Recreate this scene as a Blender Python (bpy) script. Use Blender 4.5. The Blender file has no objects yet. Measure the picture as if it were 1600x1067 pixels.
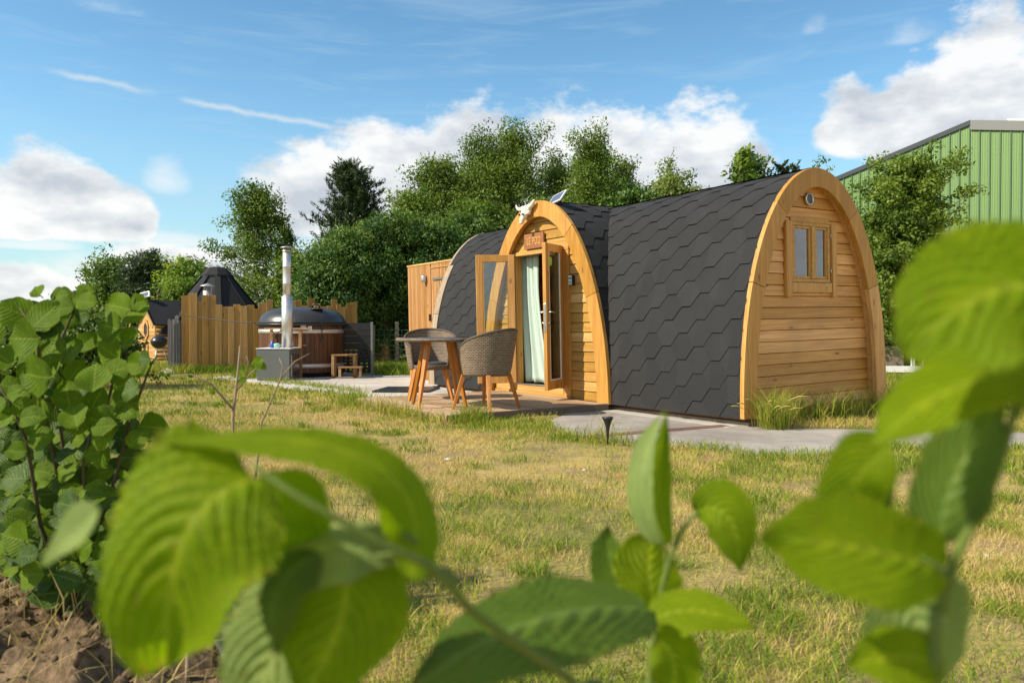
import bpy, bmesh, math, random
import numpy as np
from mathutils import Vector, Matrix
R = math.radians
sc = bpy.context.scene
col = sc.collection

# ------------------------------------------------------------------ camera
HC = 0.94                      # eye height above the lawn
cd = bpy.data.cameras.new("camera")
cam = bpy.data.objects.new("camera", cd)
col.objects.link(cam)
cam.location = (0, 0, HC)
cam.rotation_euler = (R(90 - 1.011), 0, 0)
cd.sensor_width = 36.0
cd.lens = 1218.26 / 1600 * 36
cd.clip_start = 0.05
cd.clip_end = 3000
cd.dof.use_dof = True
cd.dof.focus_distance = 8.3
cd.dof.aperture_fstop = cd.lens / 5.6
sc.camera = cam

# ------------------------------------------------------------------ exposure
sc.view_settings.view_transform = 'Standard'
sc.view_settings.look = 'None'
sc.view_settings.gamma = 1.0
sc.view_settings.exposure = EXPOSURE = 0.8

# ------------------------------------------------------------------ node helper
class NT:
    def __init__(s, tree):
        s.t = tree; s.t.nodes.clear()
    def put(s, inp, v):
        if v is None: return
        if isinstance(v, bpy.types.NodeSocket): s.t.links.new(v, inp)
        else:
            if isinstance(v, (tuple, list)) and len(v) == 3 and inp.type == 'RGBA': v = (*v, 1)
            inp.default_value = v
    def node(s, kind, ins=None, out=0, **kw):
        n = s.t.nodes.new(kind)
        for k, v in kw.items(): setattr(n, k, v)
        for k, v in (ins or {}).items(): s.put(n.inputs[k], v)
        return n.outputs[out] if out is not None else n
    def m(s, op, a, b=None, c=None, clamp=False):
        n = s.t.nodes.new('ShaderNodeMath'); n.operation = op; n.use_clamp = clamp
        for i, v in enumerate((a, b, c)): s.put(n.inputs[i], v)
        return n.outputs[0]
    def vm(s, op, a, b=None):
        n = s.t.nodes.new('ShaderNodeVectorMath'); n.operation = op
        for i, v in enumerate((a, b)): s.put(n.inputs[i], v)
        return n.outputs[0]
    def noise(s, vec, scale=5, detail=4, rough=.55, dist=0, out=0):
        return s.node('ShaderNodeTexNoise', {'Vector': vec, 'Scale': scale, 'Detail': detail, 'Roughness': rough, 'Distortion': dist}, out)
    def ramp(s, fac, stops):
        n = s.t.nodes.new('ShaderNodeValToRGB'); s.put(n.inputs[0], fac)
        el = n.color_ramp.elements
        while len(el) < len(stops): el.new(.5)
        for e, (p, c) in zip(el, stops):
            e.position = p
            e.color = (c, c, c, 1) if isinstance(c, (int, float)) else (*c, 1)
        return n.outputs[0]
    def mix(s, fac, a, b, blend='MIX'):
        n = s.t.nodes.new('ShaderNodeMix'); n.data_type = 'RGBA'; n.blend_type = blend
        s.put(n.inputs[0], fac); s.put(n.inputs[6], a); s.put(n.inputs[7], b)
        return n.outputs[2]
    def smooth(s, x, lo, hi):
        return s.node('ShaderNodeMapRange', {'Value': x, 'From Min': lo, 'From Max': hi}, interpolation_type='SMOOTHSTEP')

# ------------------------------------------------------------------ world: sky and clouds (direction space of the sky itself)
SUN_EL = R(41)
SUN_TRAVEL = Vector((.452 , .172, 0)).normalized()
to_sun = Vector((-SUN_TRAVEL.x * math.cos(SUN_EL), -SUN_TRAVEL.y * math.cos(SUN_EL), math.sin(SUN_EL)))
world = bpy.data.worlds.new("World"); sc.world = world
world.use_nodes = True
w = NT(world.node_tree)
sky = w.node('ShaderNodeTexSky', sky_type='NISHITA', sun_disc=False, sun_elevation=SUN_EL,
             sun_rotation=math.atan2(to_sun.x, to_sun.y), altitude=0, air_density=1.15, dust_density=.35, ozone_density=2.2)
dirv = w.node('ShaderNodeTexCoord', out=None).outputs['Generated']
sep = w.node('ShaderNodeSeparateXYZ', {0: dirv}, None)
dx, dy, dz = sep.outputs
az = w.m('ARCTAN2', dx, dy)
el = w.m('ARCSINE', dz)
wob = w.noise(dirv, 7, 6, .6)
wob2 = w.noise(w.vm('MULTIPLY', dirv, (1, 1, 1.8)), 16, 8, .62)
# cumulus banks: azimuth, elevation of the base line, half width, height above base, (radians)
def bearing(px, py):     # azimuth and elevation of a point of the sky
    a = math.atan((px - 800) / 1218.26); return a, math.atan((512 - py) / 1218.26 * math.cos(a))
banks = []
for px, pb, hw, hp in ((80, 330, 105, 112), (-10, 330, 120, 92), (150, 345, 75, 78), (205, 352, 50, 66), (60, 352, 190, 64), (-60, 340, 120, 80), (262, 290, 46, 50), (45, 385, 90, 14), (250, 380, 120, 20), (300, 440, 170, 66), (20, 470, 130, 66), (170, 430, 120, 40),
                       (500, 330, 130, 120), (620, 330, 150, 160), (740, 330, 140, 185), (860, 330, 110, 195), (980, 330, 120, 165), (1095, 320, 120, 170), (700, 400, 420, 60), (1000, 420, 420, 70),
                       (1330, 215, 66, 95), (1430, 225, 110, 140), (1540, 230, 130, 235), (1640, 230, 110, 210), (1420, 60, 80, 40), (1265, 50, 40, 42), (200, 22, 130, 30), (1500, 300, 330, 60)):
    a0, e0 = bearing(px, pb); a1, e1 = bearing(px + hw, pb); e2 = bearing(px, pb - hp)[1]
    banks.append((a0, e0, a1 - a0, e2 - e0, .45 if hp < 62 else 1.0, pb))
banks += [(a, e, ra, h, 1.0, 500) for a, e, ra, h in ((1.25, .2, .35, .3), (1.9, .15, .5, .5), (2.6, .2, .5, .55), (-1.3, .15, .3, .2), (-2.0, .5, .4, .3), (-2.9, .25, .5, .5), (3.3, .2, .4, .5))]  # clouds out of view, extra ones added as fill light for the shaded gable
dens = None; faint = None
for (a0, e0, ra, h, k, pb) in banks:
    qa = w.m('POWER', w.m('DIVIDE', w.m('SUBTRACT', az, a0), ra), 2.0)
    de = w.m('SUBTRACT', el, e0)
    up = w.m('POWER', w.m('DIVIDE', w.m('MAXIMUM', de, 0.0), h), 2.0)
    dn = w.m('POWER', w.m('DIVIDE', w.m('MINIMUM', de, 0.0), h * .42), 2.0)
    d = w.m('SUBTRACT', 1.0, w.m('ADD', qa, w.m('ADD', up, dn)))
    if k < 1:
        d = w.m('SUBTRACT', d, .7 if pb < 120 else (-.25 if pb > 350 else .1))
        faint = d if faint is None else w.m('MAXIMUM', faint, d); continue
    dens = d if dens is None else w.node('ShaderNodeMath', {0: dens, 1: d, 2: .25}, operation='SMOOTH_MAX')
field = w.m('ADD', dens, w.m('MULTIPLY', w.m('SUBTRACT', wob, .5), 1.25))
field = w.m('ADD', field, w.m('MULTIPLY', w.m('SUBTRACT', wob2, .5), 1.75))
mask = w.smooth(field, -.05, .44)
ff = w.m('ADD', faint, w.m('MULTIPLY', w.m('SUBTRACT', w.noise(w.vm('MULTIPLY', dirv, (1, 1, 1.6)), 11, 7, .62), .5), 2.6))
fmask = w.m('MULTIPLY', w.smooth(ff, -.1, 1.3), .62)
mask = w.m('MAXIMUM', mask, fmask)
# thin high cirrus streaks and the broken contrail
cir = w.noise(w.vm('MULTIPLY', dirv, (2.2, 2.2, 16)), 3.2, 6, .6, .6)
cirm = w.m('MULTIPLY', w.smooth(cir, .44, .80), .34)
ct = w.m('ADD', w.m('SUBTRACT', el, .2431), w.m('MULTIPLY', w.m('ADD', az, .2142), .1026))
ct = w.m('ADD', ct, w.m('MULTIPLY', w.m('SUBTRACT', w.noise(dirv, 26, 4, .6), .5), .012))
ctm = w.m('SUBTRACT', 1.0, w.m('DIVIDE', w.m('ABSOLUTE', ct), .0050), clamp=True)
rng_ct = w.m('MULTIPLY', w.smooth(az, -.545, -.50), w.smooth(az, -.215, -.235))
gap = w.smooth(w.noise(w.vm('MULTIPLY', dirv, (1, 1, .2)), 11, 2, .5), .30, .46)
ctm = w.m('MULTIPLY', w.m('MULTIPLY', ctm, rng_ct), w.m('MULTIPLY', gap, .8))
# cloud shade: thick parts grey-mauve, rims and tops white
shade = w.noise(w.vm('MULTIPLY', dirv, (1, 1, 2.2)), 9, 6, .55)
body = w.m('ADD', w.m('MULTIPLY_ADD', shade, 1.55, -.27), w.m('MULTIPLY', field, -.16))
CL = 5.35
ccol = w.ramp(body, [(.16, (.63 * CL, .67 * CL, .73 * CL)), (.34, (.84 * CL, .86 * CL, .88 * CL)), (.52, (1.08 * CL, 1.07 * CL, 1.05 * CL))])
blue = w.mix(1.0, sky, (.74, 1.0, 1.03), 'MULTIPLY')
blue = w.mix(w.smooth(el, .16, .46), blue, w.mix(1.0, blue, (.80, .86, .90), 'MULTIPLY'))
haze_l = w.smooth(el, .30, -.02)
blue = w.mix(w.m('MULTIPLY', haze_l, .45), blue, (3.05, 3.5, 3.95))
c = w.mix(w.m('MULTIPLY', cirm, .8), blue, (3.0, 4.1, 4.9))
c = w.mix(ctm, c, (3.9, 4.5, 4.9))
c = w.mix(w.m('MULTIPLY', mask, .93), c, ccol)
bg = w.node('ShaderNodeBackground', {'Color': c, 'Strength': .102})
w.node('ShaderNodeOutputWorld', {'Surface': bg}, None)
try:
    world.cycles.sampling_method = 'MANUAL'; world.cycles.sample_map_resolution = 512
except Exception: pass

# ------------------------------------------------------------------ sun
sl = bpy.data.lights.new("sun", 'SUN')
sl.energy = 3.9; sl.angle = R(.6); sl.color = (1, .90, .74)
sun = bpy.data.objects.new("sun", sl); col.objects.link(sun)
sun.rotation_euler = to_sun.to_track_quat('Z', 'Y').to_euler()
sun.location = (-20, -8, 15)

# ------------------------------------------------------------------ materials
def new_mat(name):
    m = bpy.data.materials.new(name); m.use_nodes = True
    return m, NT(m.node_tree)
def finish(m, n, shader, disp=None):
    n.node('ShaderNodeOutputMaterial', {'Surface': shader}, None)
    return m
def principled(n, color, rough=.5, metal=0, normal=None, spec=.5, **kw):
    ins = {'Base Color': color, 'Roughness': rough, 'Metallic': metal, 'Specular IOR Level': spec}
    if normal is not None: ins['Normal'] = normal
    ins.update(kw)
    return n.node('ShaderNodeBsdfPrincipled', ins)
def bumpn(n, h, strength=.3, dist=.01):
    return n.node('ShaderNodeBump', {'Height': h, 'Strength': strength, 'Distance': dist})
def attr(n, name='tint'):
    return n.node('ShaderNodeAttribute', out=None, attribute_name=name).outputs['Fac']
def objco(n): return n.node('ShaderNodeTexCoord', out=None).outputs['Object']
def uvco(n): return n.node('ShaderNodeTexCoord', out=None).outputs['UV']

def wood(name, base, dark, axis=0, rough=.5, grain=1.0, knots=.6, stain=.35, spec=.35):
    m, n = new_mat(name)
    t = attr(n)
    co = n.vm('ADD', objco(n), n.node('ShaderNodeCombineXYZ', {0: n.m('MULTIPLY', t, 17.3), 1: n.m('MULTIPLY', t, 31.7), 2: n.m('MULTIPLY', t, 11.1)}))
    s = [26.0] * 3; s[axis] = 1.3
    g = n.noise(n.vm('MULTIPLY', co, tuple(s)), 1, 6, .6, .7)
    s2 = [8.0] * 3; s2[axis] = .8
    g2 = n.noise(n.vm('MULTIPLY', co, tuple(s2)), 1, 3, .5, 1.2)
    big = n.noise(objco(n), 1.7, 5, .6)
    c = n.mix(n.smooth(g, .3, .72), dark, base)
    c = n.mix(n.m('MULTIPLY', n.smooth(g2, .45, .75), .5 * grain), c, tuple(x * .62 for x in base))
    sk = [7.0] * 3; sk[axis] = 2.4
    kn = n.node('ShaderNodeTexVoronoi', {'Vector': n.vm('MULTIPLY', co, tuple(sk)), 'Scale': 1.0}, 'Distance' if False else 0)
    c = n.mix(n.m('MULTIPLY', n.smooth(kn, .13, .05), knots), c, tuple(x * y for x, y in zip(base, (.33, .25, .2))))
    c = n.mix(n.m('MULTIPLY', n.smooth(big, .5, .75), stain), c, tuple(x * y for x, y in zip(base, (.55, .55, .62))))
    v = n.node('ShaderNodeHueSaturation', {'Value': n.m('MULTIPLY_ADD', t, .5, .75), 'Saturation': n.m('MULTIPLY_ADD', t, -.14, 1.05), 'Color': c})
    b = bumpn(n, g, .35 * grain, .004)
    return finish(m, n, principled(n, v, n.m('MULTIPLY_ADD', g, .25, rough - .1), 0, b, spec))

def plain(name, color, rough=.5, metal=0, var=.25, nscale=9, bump=.08, spec=.5, bdist=.004):
    m, n = new_mat(name)
    co = objco(n)
    a = n.noise(co, nscale, 5, .6); b = n.noise(co, nscale * .17, 3, .5)
    f = n.m('MULTIPLY_ADD', n.m('ADD', a, b), var, 1 - var)
    c = n.mix(1.0, color, n.node('ShaderNodeCombineXYZ', {0: f, 1: f, 2: f}), 'MULTIPLY')
    return finish(m, n, principled(n, c, n.m('MULTIPLY_ADD', a, .2, rough - .1), metal, bumpn(n, a, bump, bdist), spec))

def foliage(name, dark, light, tip, trans=.35, rough=.55):
    m, n = new_mat(name)
    t = attr(n)
    c = n.ramp(t, [(0, dark), (.6, light), (1, tip)])
    p = principled(n, c, rough, 0, None, .3)
    tr = n.node('ShaderNodeBsdfTranslucent', {'Color': n.mix(1.0, c, (1.25, 1.35, .5), 'MULTIPLY')})
    return finish(m, n, n.node('ShaderNodeMixShader', {0: trans, 1: p, 2: tr}))

def leafmat(name, c0, c1, vein, trans=.45, veinw=.13, under=None, spec=.4, rough=.42, slant=2.9):
    """broad hazel leaf: u runs along the midrib, v across it"""
    m, n = new_mat(name)
    s = n.node('ShaderNodeSeparateXYZ', {0: uvco(n)}, None)
    u = s.outputs[0]; v = n.m('ABSOLUTE', n.m('MULTIPLY_ADD', s.outputs[1], 2.0, -1.0))
    t = attr(n)
    st = n.m('SUBTRACT', n.m('MULTIPLY', n.m('ADD', u, n.m('MULTIPLY', n.m('SUBTRACT', n.noise(uvco(n), 4.5, 2, .5), .5), .13)), 8.5), n.m('MULTIPLY', n.m('POWER', v, 1.25), slant))
    fr = n.m('FRACT', n.m('ADD', st, 20.0))
    tri = n.m('MULTIPLY', n.m('ABSOLUTE', n.m('SUBTRACT', fr, .5)), 2.0)
    sv = n.smooth(tri, 1 - veinw * 1.6, 1.0)
    mid = n.smooth(v, .075, .02)
    vm_ = n.m('MAXIMUM', n.m('MULTIPLY', sv, n.m('MULTIPLY_ADD', v, -.35, .8)), mid)
    sv2 = n.m('FRACT', n.m('ADD', n.m('MULTIPLY', v, 16.0), n.m('MULTIPLY', u, 5.0)))
    fine = n.smooth(n.m('ABSOLUTE', n.m('SUBTRACT', sv2, .5)), .42, .5)
    nz = n.noise(objco(n), 40, 5, .6); nb = n.noise(objco(n), 9, 3, .5)
    c = n.mix(n.m('ADD', n.m('MULTIPLY', t, .55), n.m('MULTIPLY', nb, .45), clamp=True), c0, c1)
    c = n.mix(n.m('MULTIPLY', n.smooth(nz, .5, .8), .22), c, tuple(x * .62 for x in c0))
    nl_ = n.noise(uvco(n), 3.2, 4, .6); c = n.mix(n.m('MULTIPLY', n.smooth(nl_, .48, .72), .45), c, tuple(min(1, x * y) for x, y in zip(c1, (1.45, 1.25, 1.0))))
    c = n.mix(n.m('MULTIPLY', n.smooth(n.noise(uvco(n), 11, 3, .6), .63, .68), .65), c, (.20, .12, .03))
    eg = n.m('MULTIPLY', n.m('MAXIMUM', n.smooth(v, .90, 1.0), n.smooth(u, .93, 1.0)), n.smooth(n.noise(uvco(n), 6.5, 4, .6), .46, .60)); c = n.mix(n.m('MULTIPLY', eg, .75), c, (.22, .15, .04))
    c = n.mix(n.m('MULTIPLY', vm_, .5), c, vein)
    h = n.m('SUBTRACT', n.m('MULTIPLY', n.m('SUBTRACT', 1.0, tri), .8), n.m('ADD', n.m('MULTIPLY', vm_, .6), n.m('MULTIPLY', fine, .12)))
    b = bumpn(n, n.m('ADD', h, n.m('MULTIPLY', nz, .15)), .4, .003)
    cf = c
    if under is not None:
        bf = n.node('ShaderNodeNewGeometry', out=None).outputs['Backfacing']
        cf = n.mix(n.m('MULTIPLY', bf, .8), c, under)
    p = principled(n, cf, rough, 0, b, spec)
    tr = n.node('ShaderNodeBsdfTranslucent', {'Color': n.mix(1.0, c, (1.45, 1.5, .4), 'MULTIPLY'), 'Normal': b})
    return finish(m, n, n.node('ShaderNodeMixShader', {0: trans, 1: p, 2: tr}))

def glassmat(name, refl=.12, tint=(.9, .94, .93)):
    m, n = new_mat(name)
    fr = n.node('ShaderNodeFresnel', {'IOR': 1.5})
    wv = n.noise(objco(n), 3.0, 2, .5)
    g = n.node('ShaderNodeBsdfGlossy', {'Color': (.95, .97, 1, 1), 'Roughness': .015, 'Normal': bumpn(n, wv, .06, .02)})
    t = n.node('ShaderNodeBsdfTransparent', {'Color': (*tint, 1)})
    return finish(m, n, n.node('ShaderNodeMixShader', {0: n.m('ADD', fr, refl, clamp=True), 1: t, 2: g}))

def wicker(name, a, b):
    m, n = new_mat(name)
    uv = uvco(n)
    br = n.node('ShaderNodeTexBrick', {'Vector': uv, 'Color1': (*a, 1), 'Color2': (*b, 1), 'Mortar': (*[x * .10 for x in a], 1), 'Scale': 1.0,
                                       'Mortar Size': .0036, 'Mortar Smooth': .5, 'Bias': 0.0, 'Brick Width': .036, 'Row Height': .0175}, None)
    br.offset = .5
    nz = n.noise(uv, 60, 4, .6); big = n.noise(objco(n), 3.5, 3, .5)
    c = n.mix(n.m('MULTIPLY', nz, .5), br.outputs[0], tuple(x * 1.5 for x in a))
    c = n.mix(n.m('MULTIPLY', n.smooth(big, .4, .8), .3), c, tuple(x * .6 for x in a))
    sx = n.node('ShaderNodeSeparateXYZ', {0: uv}, None)
    hb = n.m('ADD', n.m('MULTIPLY', br.outputs[1], -1.2), n.m('MULTIPLY', nz, .15))
    return finish(m, n, principled(n, c, .6, 0, bumpn(n, hb, .8, .004), .25))

def roofing(name, base=(.0285, .0280, .0285)):
    m, n = new_mat(name)
    co = objco(n)
    g = n.noise(co, 420, 2, .7); mid = n.noise(co, 14, 4, .6); big = n.noise(co, 1.4, 4, .55)
    t = attr(n)
    c = n.mix(n.smooth(g, .35, .75), tuple(x * .55 for x in base), tuple(x * 1.7 for x in base))
    c = n.mix(n.m('MULTIPLY', n.smooth(big, .45, .7), .35), c, (.045, .044, .043))
    c = n.mix(n.m('MULTIPLY', n.smooth(mid, .6, .8), .25), c, (.052, .05, .048))
    v = n.node('ShaderNodeHueSaturation', {'Value': n.m('MULTIPLY_ADD', t, .36, .82), 'Color': c})
    return finish(m, n, principled(n, v, .88, 0, bumpn(n, n.m('ADD', g, n.m('MULTIPLY', mid, .6)), .35, .004), .25))

MT = {}
MT['gold'] = wood('golden larch boards', (.62, .355, .09), (.43, .215, .045), 0, knots=.9)
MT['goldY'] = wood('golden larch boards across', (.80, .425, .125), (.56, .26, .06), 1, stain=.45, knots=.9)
MT['goldZ'] = wood('golden larch uprights', (.66, .345, .082), (.49, .225, .045), 2, knots=.8)
MT['trimX'] = wood('oiled trim', (.67, .35, .082), (.48, .22, .042), 2, grain=1.2, knots=.9, stain=.4)
MT['weather'] = wood('weathered trim', (.40, .30, .19), (.30, .21, .13), 2)
MT['slat'] = wood('thermowood slats', (.52, .27, .085), (.38, .17, .045), 2, grain=.8)
MT['deck'] = wood('deck boards', (.47, .31, .175), (.31, .20, .11), 0, rough=.65, stain=.5)
MT['fascia'] = wood('deck fascia', (.22, .165, .12), (.15, .11, .08), 1, rough=.7)
MT['fence'] = wood('pressure treated boards', (.43, .24, .05), (.29, .15, .029), 2, stain=.4, knots=.9)
MT['grey'] = wood('weathered grey boards', (.17, .165, .16), (.08, .078, .075), 2, rough=.75)
MT['leg'] = wood('oiled eucalyptus', (.54, .215, .030), (.40, .13, .018), 2, grain=.5, knots=.1, rough=.4)
MT['stave'] = wood('brown tub staves', (.135, .055, .024), (.075, .028, .012), 2, rough=.45)
MT['step'] = wood('pine steps', (.40, .24, .105), (.30, .16, .06), 0)
MT['log'] = wood('pine logs', (.62, .37, .13), (.48, .25, .07), 0)
MT['sign'] = wood('sign board', (.34, .135, .055), (.27, .095, .035), 0, grain=.5, knots=.1)
MT['post'] = wood('fence posts', (.30, .25, .18), (.2, .16, .11), 2, rough=.8)
MT['inside'] = wood('inside lining', (.50, .21, .075), (.36, .13, .045), 0, grain=.5)
MT['roof'] = roofing('mineral felt shingles')
MT['roof2'] = roofing('black felt roof', (.026, .026, .028))
MT['wicker'] = wicker('grey brown wicker', (.21, .155, .105), (.36, .28, .205))
MT['cushion'] = plain('charcoal cushion', (.045, .045, .048), .9, 0, .3, 60, .3)
MT['black'] = plain('black plastic', (.018, .018, .02), .35, 0, .3, 20, .05)
MT['blackboard'] = wood('black composite boards', (.014, .0145, .016), (.009, .0095, .010), 0, knots=0, grain=.3)
MT['steel'] = plain('brushed steel', (.66, .64, .60), .42, .85, .2, 14, .06)
MT['bandsteel'] = plain('tub hoop steel', (.60, .56, .50), .45, .6, .2, 14, .06)
MT['stovegrey'] = plain('grey painted steel', (.16, .17, .165), .4, .3, .25, 5, .05)
MT['lid'] = plain('moulded lid', (.04, .038, .036), .33, 0, .3, 3, .06, .5, .01)
MT['white'] = plain('white plastic', (.78, .77, .74), .45, 0, .12, 8, .05)
MT['whitep'] = plain('white painted metal', (.8, .8, .78), .4, 0, .12, 8, .05)
MT['bone'] = plain('bone', (.74, .66, .56), .6, 0, .3, 22, .25, .3)
MT['chrome'] = plain('satin nickel', (.6, .6, .6), .28, 1, .1, 10, .02)
MT['brass'] = plain('dull hinge', (.33, .25, .12), .45, .7, .2, 10, .05)
MT['glass'] = glassmat('clear glazing', .03)
MT['glassw'] = glassmat('window glazing', .13, (.8, .84, .84))
MT['curtain'] = plain('mint curtain cloth', (.46, .565, .49), .85, 0, .15, 90, .12, .2)
MT['whitecloth'] = plain('net curtain', (.7, .68, .64), .9, 0, .1, 60, .1, .2)
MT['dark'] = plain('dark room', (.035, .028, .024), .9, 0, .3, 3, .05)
MT['green_paint'] = plain('green sheet steel', (.165, .275, .088), .45, 0, .16, .5, .02, .4)
MT['green_joint'] = plain('green joint strip', (.07, .13, .055), .5, 0, .1, .5, .02, .4)
MT['fasc_dark'] = plain('slate verge trim', (.03, .036, .045), .6, 0, .1, 3, .02)
MT['fasc_grey'] = plain('grey eaves trim', (.17, .175, .165), .5, 0, .1, 1, .02)
MT['pv'] = plain('photovoltaic', (.10, .12, .17), .15, 0, .2, 4, .01)
MT['blue'] = plain('blue bottle', (.02, .10, .42), .3, 0, .1, 8, .02)
MT['mint'] = plain('mint tub', (.32, .58, .50), .5, 0, .1, 8, .02)
MT['sticker'] = plain('lime sticker', (.30, .66, .04), .6, 0, .1, 8, .02)
MT['bark'] = plain('bark', (.13, .10, .075), .9, 0, .5, 9, .6, .2, .02)
MT['birchbark'] = plain('birch bark', (.42, .39, .34), .85, 0, .7, 5, .5, .2, .02)
MT['stem'] = plain('hazel stem', (.085, .06, .028), .7, 0, .4, 60, .3, .3)
MT['greenstem'] = plain('green shoot', (.12, .165, .026), .55, 0, .3, 60, .3, .3)
MT['twig'] = plain('dry twig', (.30, .22, .15), .8, 0, .5, 50, .4, .2)
MT['concrete'] = plain('concrete', (.42, .40, .37), .85, 0, .3, 6, .2, .2, .006)
MT['stone'] = plain('pale stone', (.6, .57, .52), .85, 0, .3, 18, .4, .2, .006)
MT['wire'] = plain('green coated wire', (.05, .10, .07), .5, 0, .1, 8, .02)
MT['cable'] = plain('dark cable', (.03, .028, .025), .6, 0, .1, 8, .02)

# leaves
MT['birch'] = foliage('birch leaves', (.058, .108, .012), (.145, .218, .026), (.26, .33, .06))
MT['loose'] = foliage('light tree leaves', (.05, .10, .018), (.12, .19, .035), (.22, .30, .06))
MT['pine'] = foliage('pine needles', (.022, .042, .013), (.056, .09, .03), (.11, .145, .05), .12)
MT['hedge'] = foliage('evergreen leaves', (.028, .072, .013), (.078, .155, .022), (.19, .265, .04), .28)
MT['lime'] = foliage('lime green leaves', (.07, .13, .012), (.17, .25, .025), (.32, .38, .05), .4)
MT['redleaf'] = foliage('plum red leaves', (.03, .008, .012), (.075, .018, .025), (.12, .035, .04), .3)
MT['willow'] = foliage('willow leaves', (.10, .15, .025), (.22, .27, .06), (.34, .38, .10), .4)
MT['fruit'] = foliage('small fruit tree leaves', (.06, .11, .014), (.16, .235, .03), (.30, .36, .07), .38)
MT['far'] = foliage('far woodland', (.03, .06, .025), (.06, .10, .04), (.09, .14, .055), .2)
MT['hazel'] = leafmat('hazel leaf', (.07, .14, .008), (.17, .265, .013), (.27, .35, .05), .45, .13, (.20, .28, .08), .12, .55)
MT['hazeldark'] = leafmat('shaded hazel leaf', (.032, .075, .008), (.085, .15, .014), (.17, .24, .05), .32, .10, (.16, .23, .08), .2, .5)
MT['hazelbig'] = leafmat('hazel leaf close up', (.125, .225, .004), (.27, .36, .008), (.42, .47, .05), .56, .26, (.21, .30, .03), .12, .55, 4.6)
MT['hazelpale'] = leafmat('hazel leaf underside', (.20, .28, .09), (.31, .39, .13), (.36, .44, .16), .42, .25, None, .15, .6, 4.6)
MT['hazelcool'] = leafmat('hazel leaf upper face', (.07, .135, .014), (.13, .21, .026), (.20, .29, .07), .38, .25, (.20, .29, .09), .25, .5, 4.6)
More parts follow.
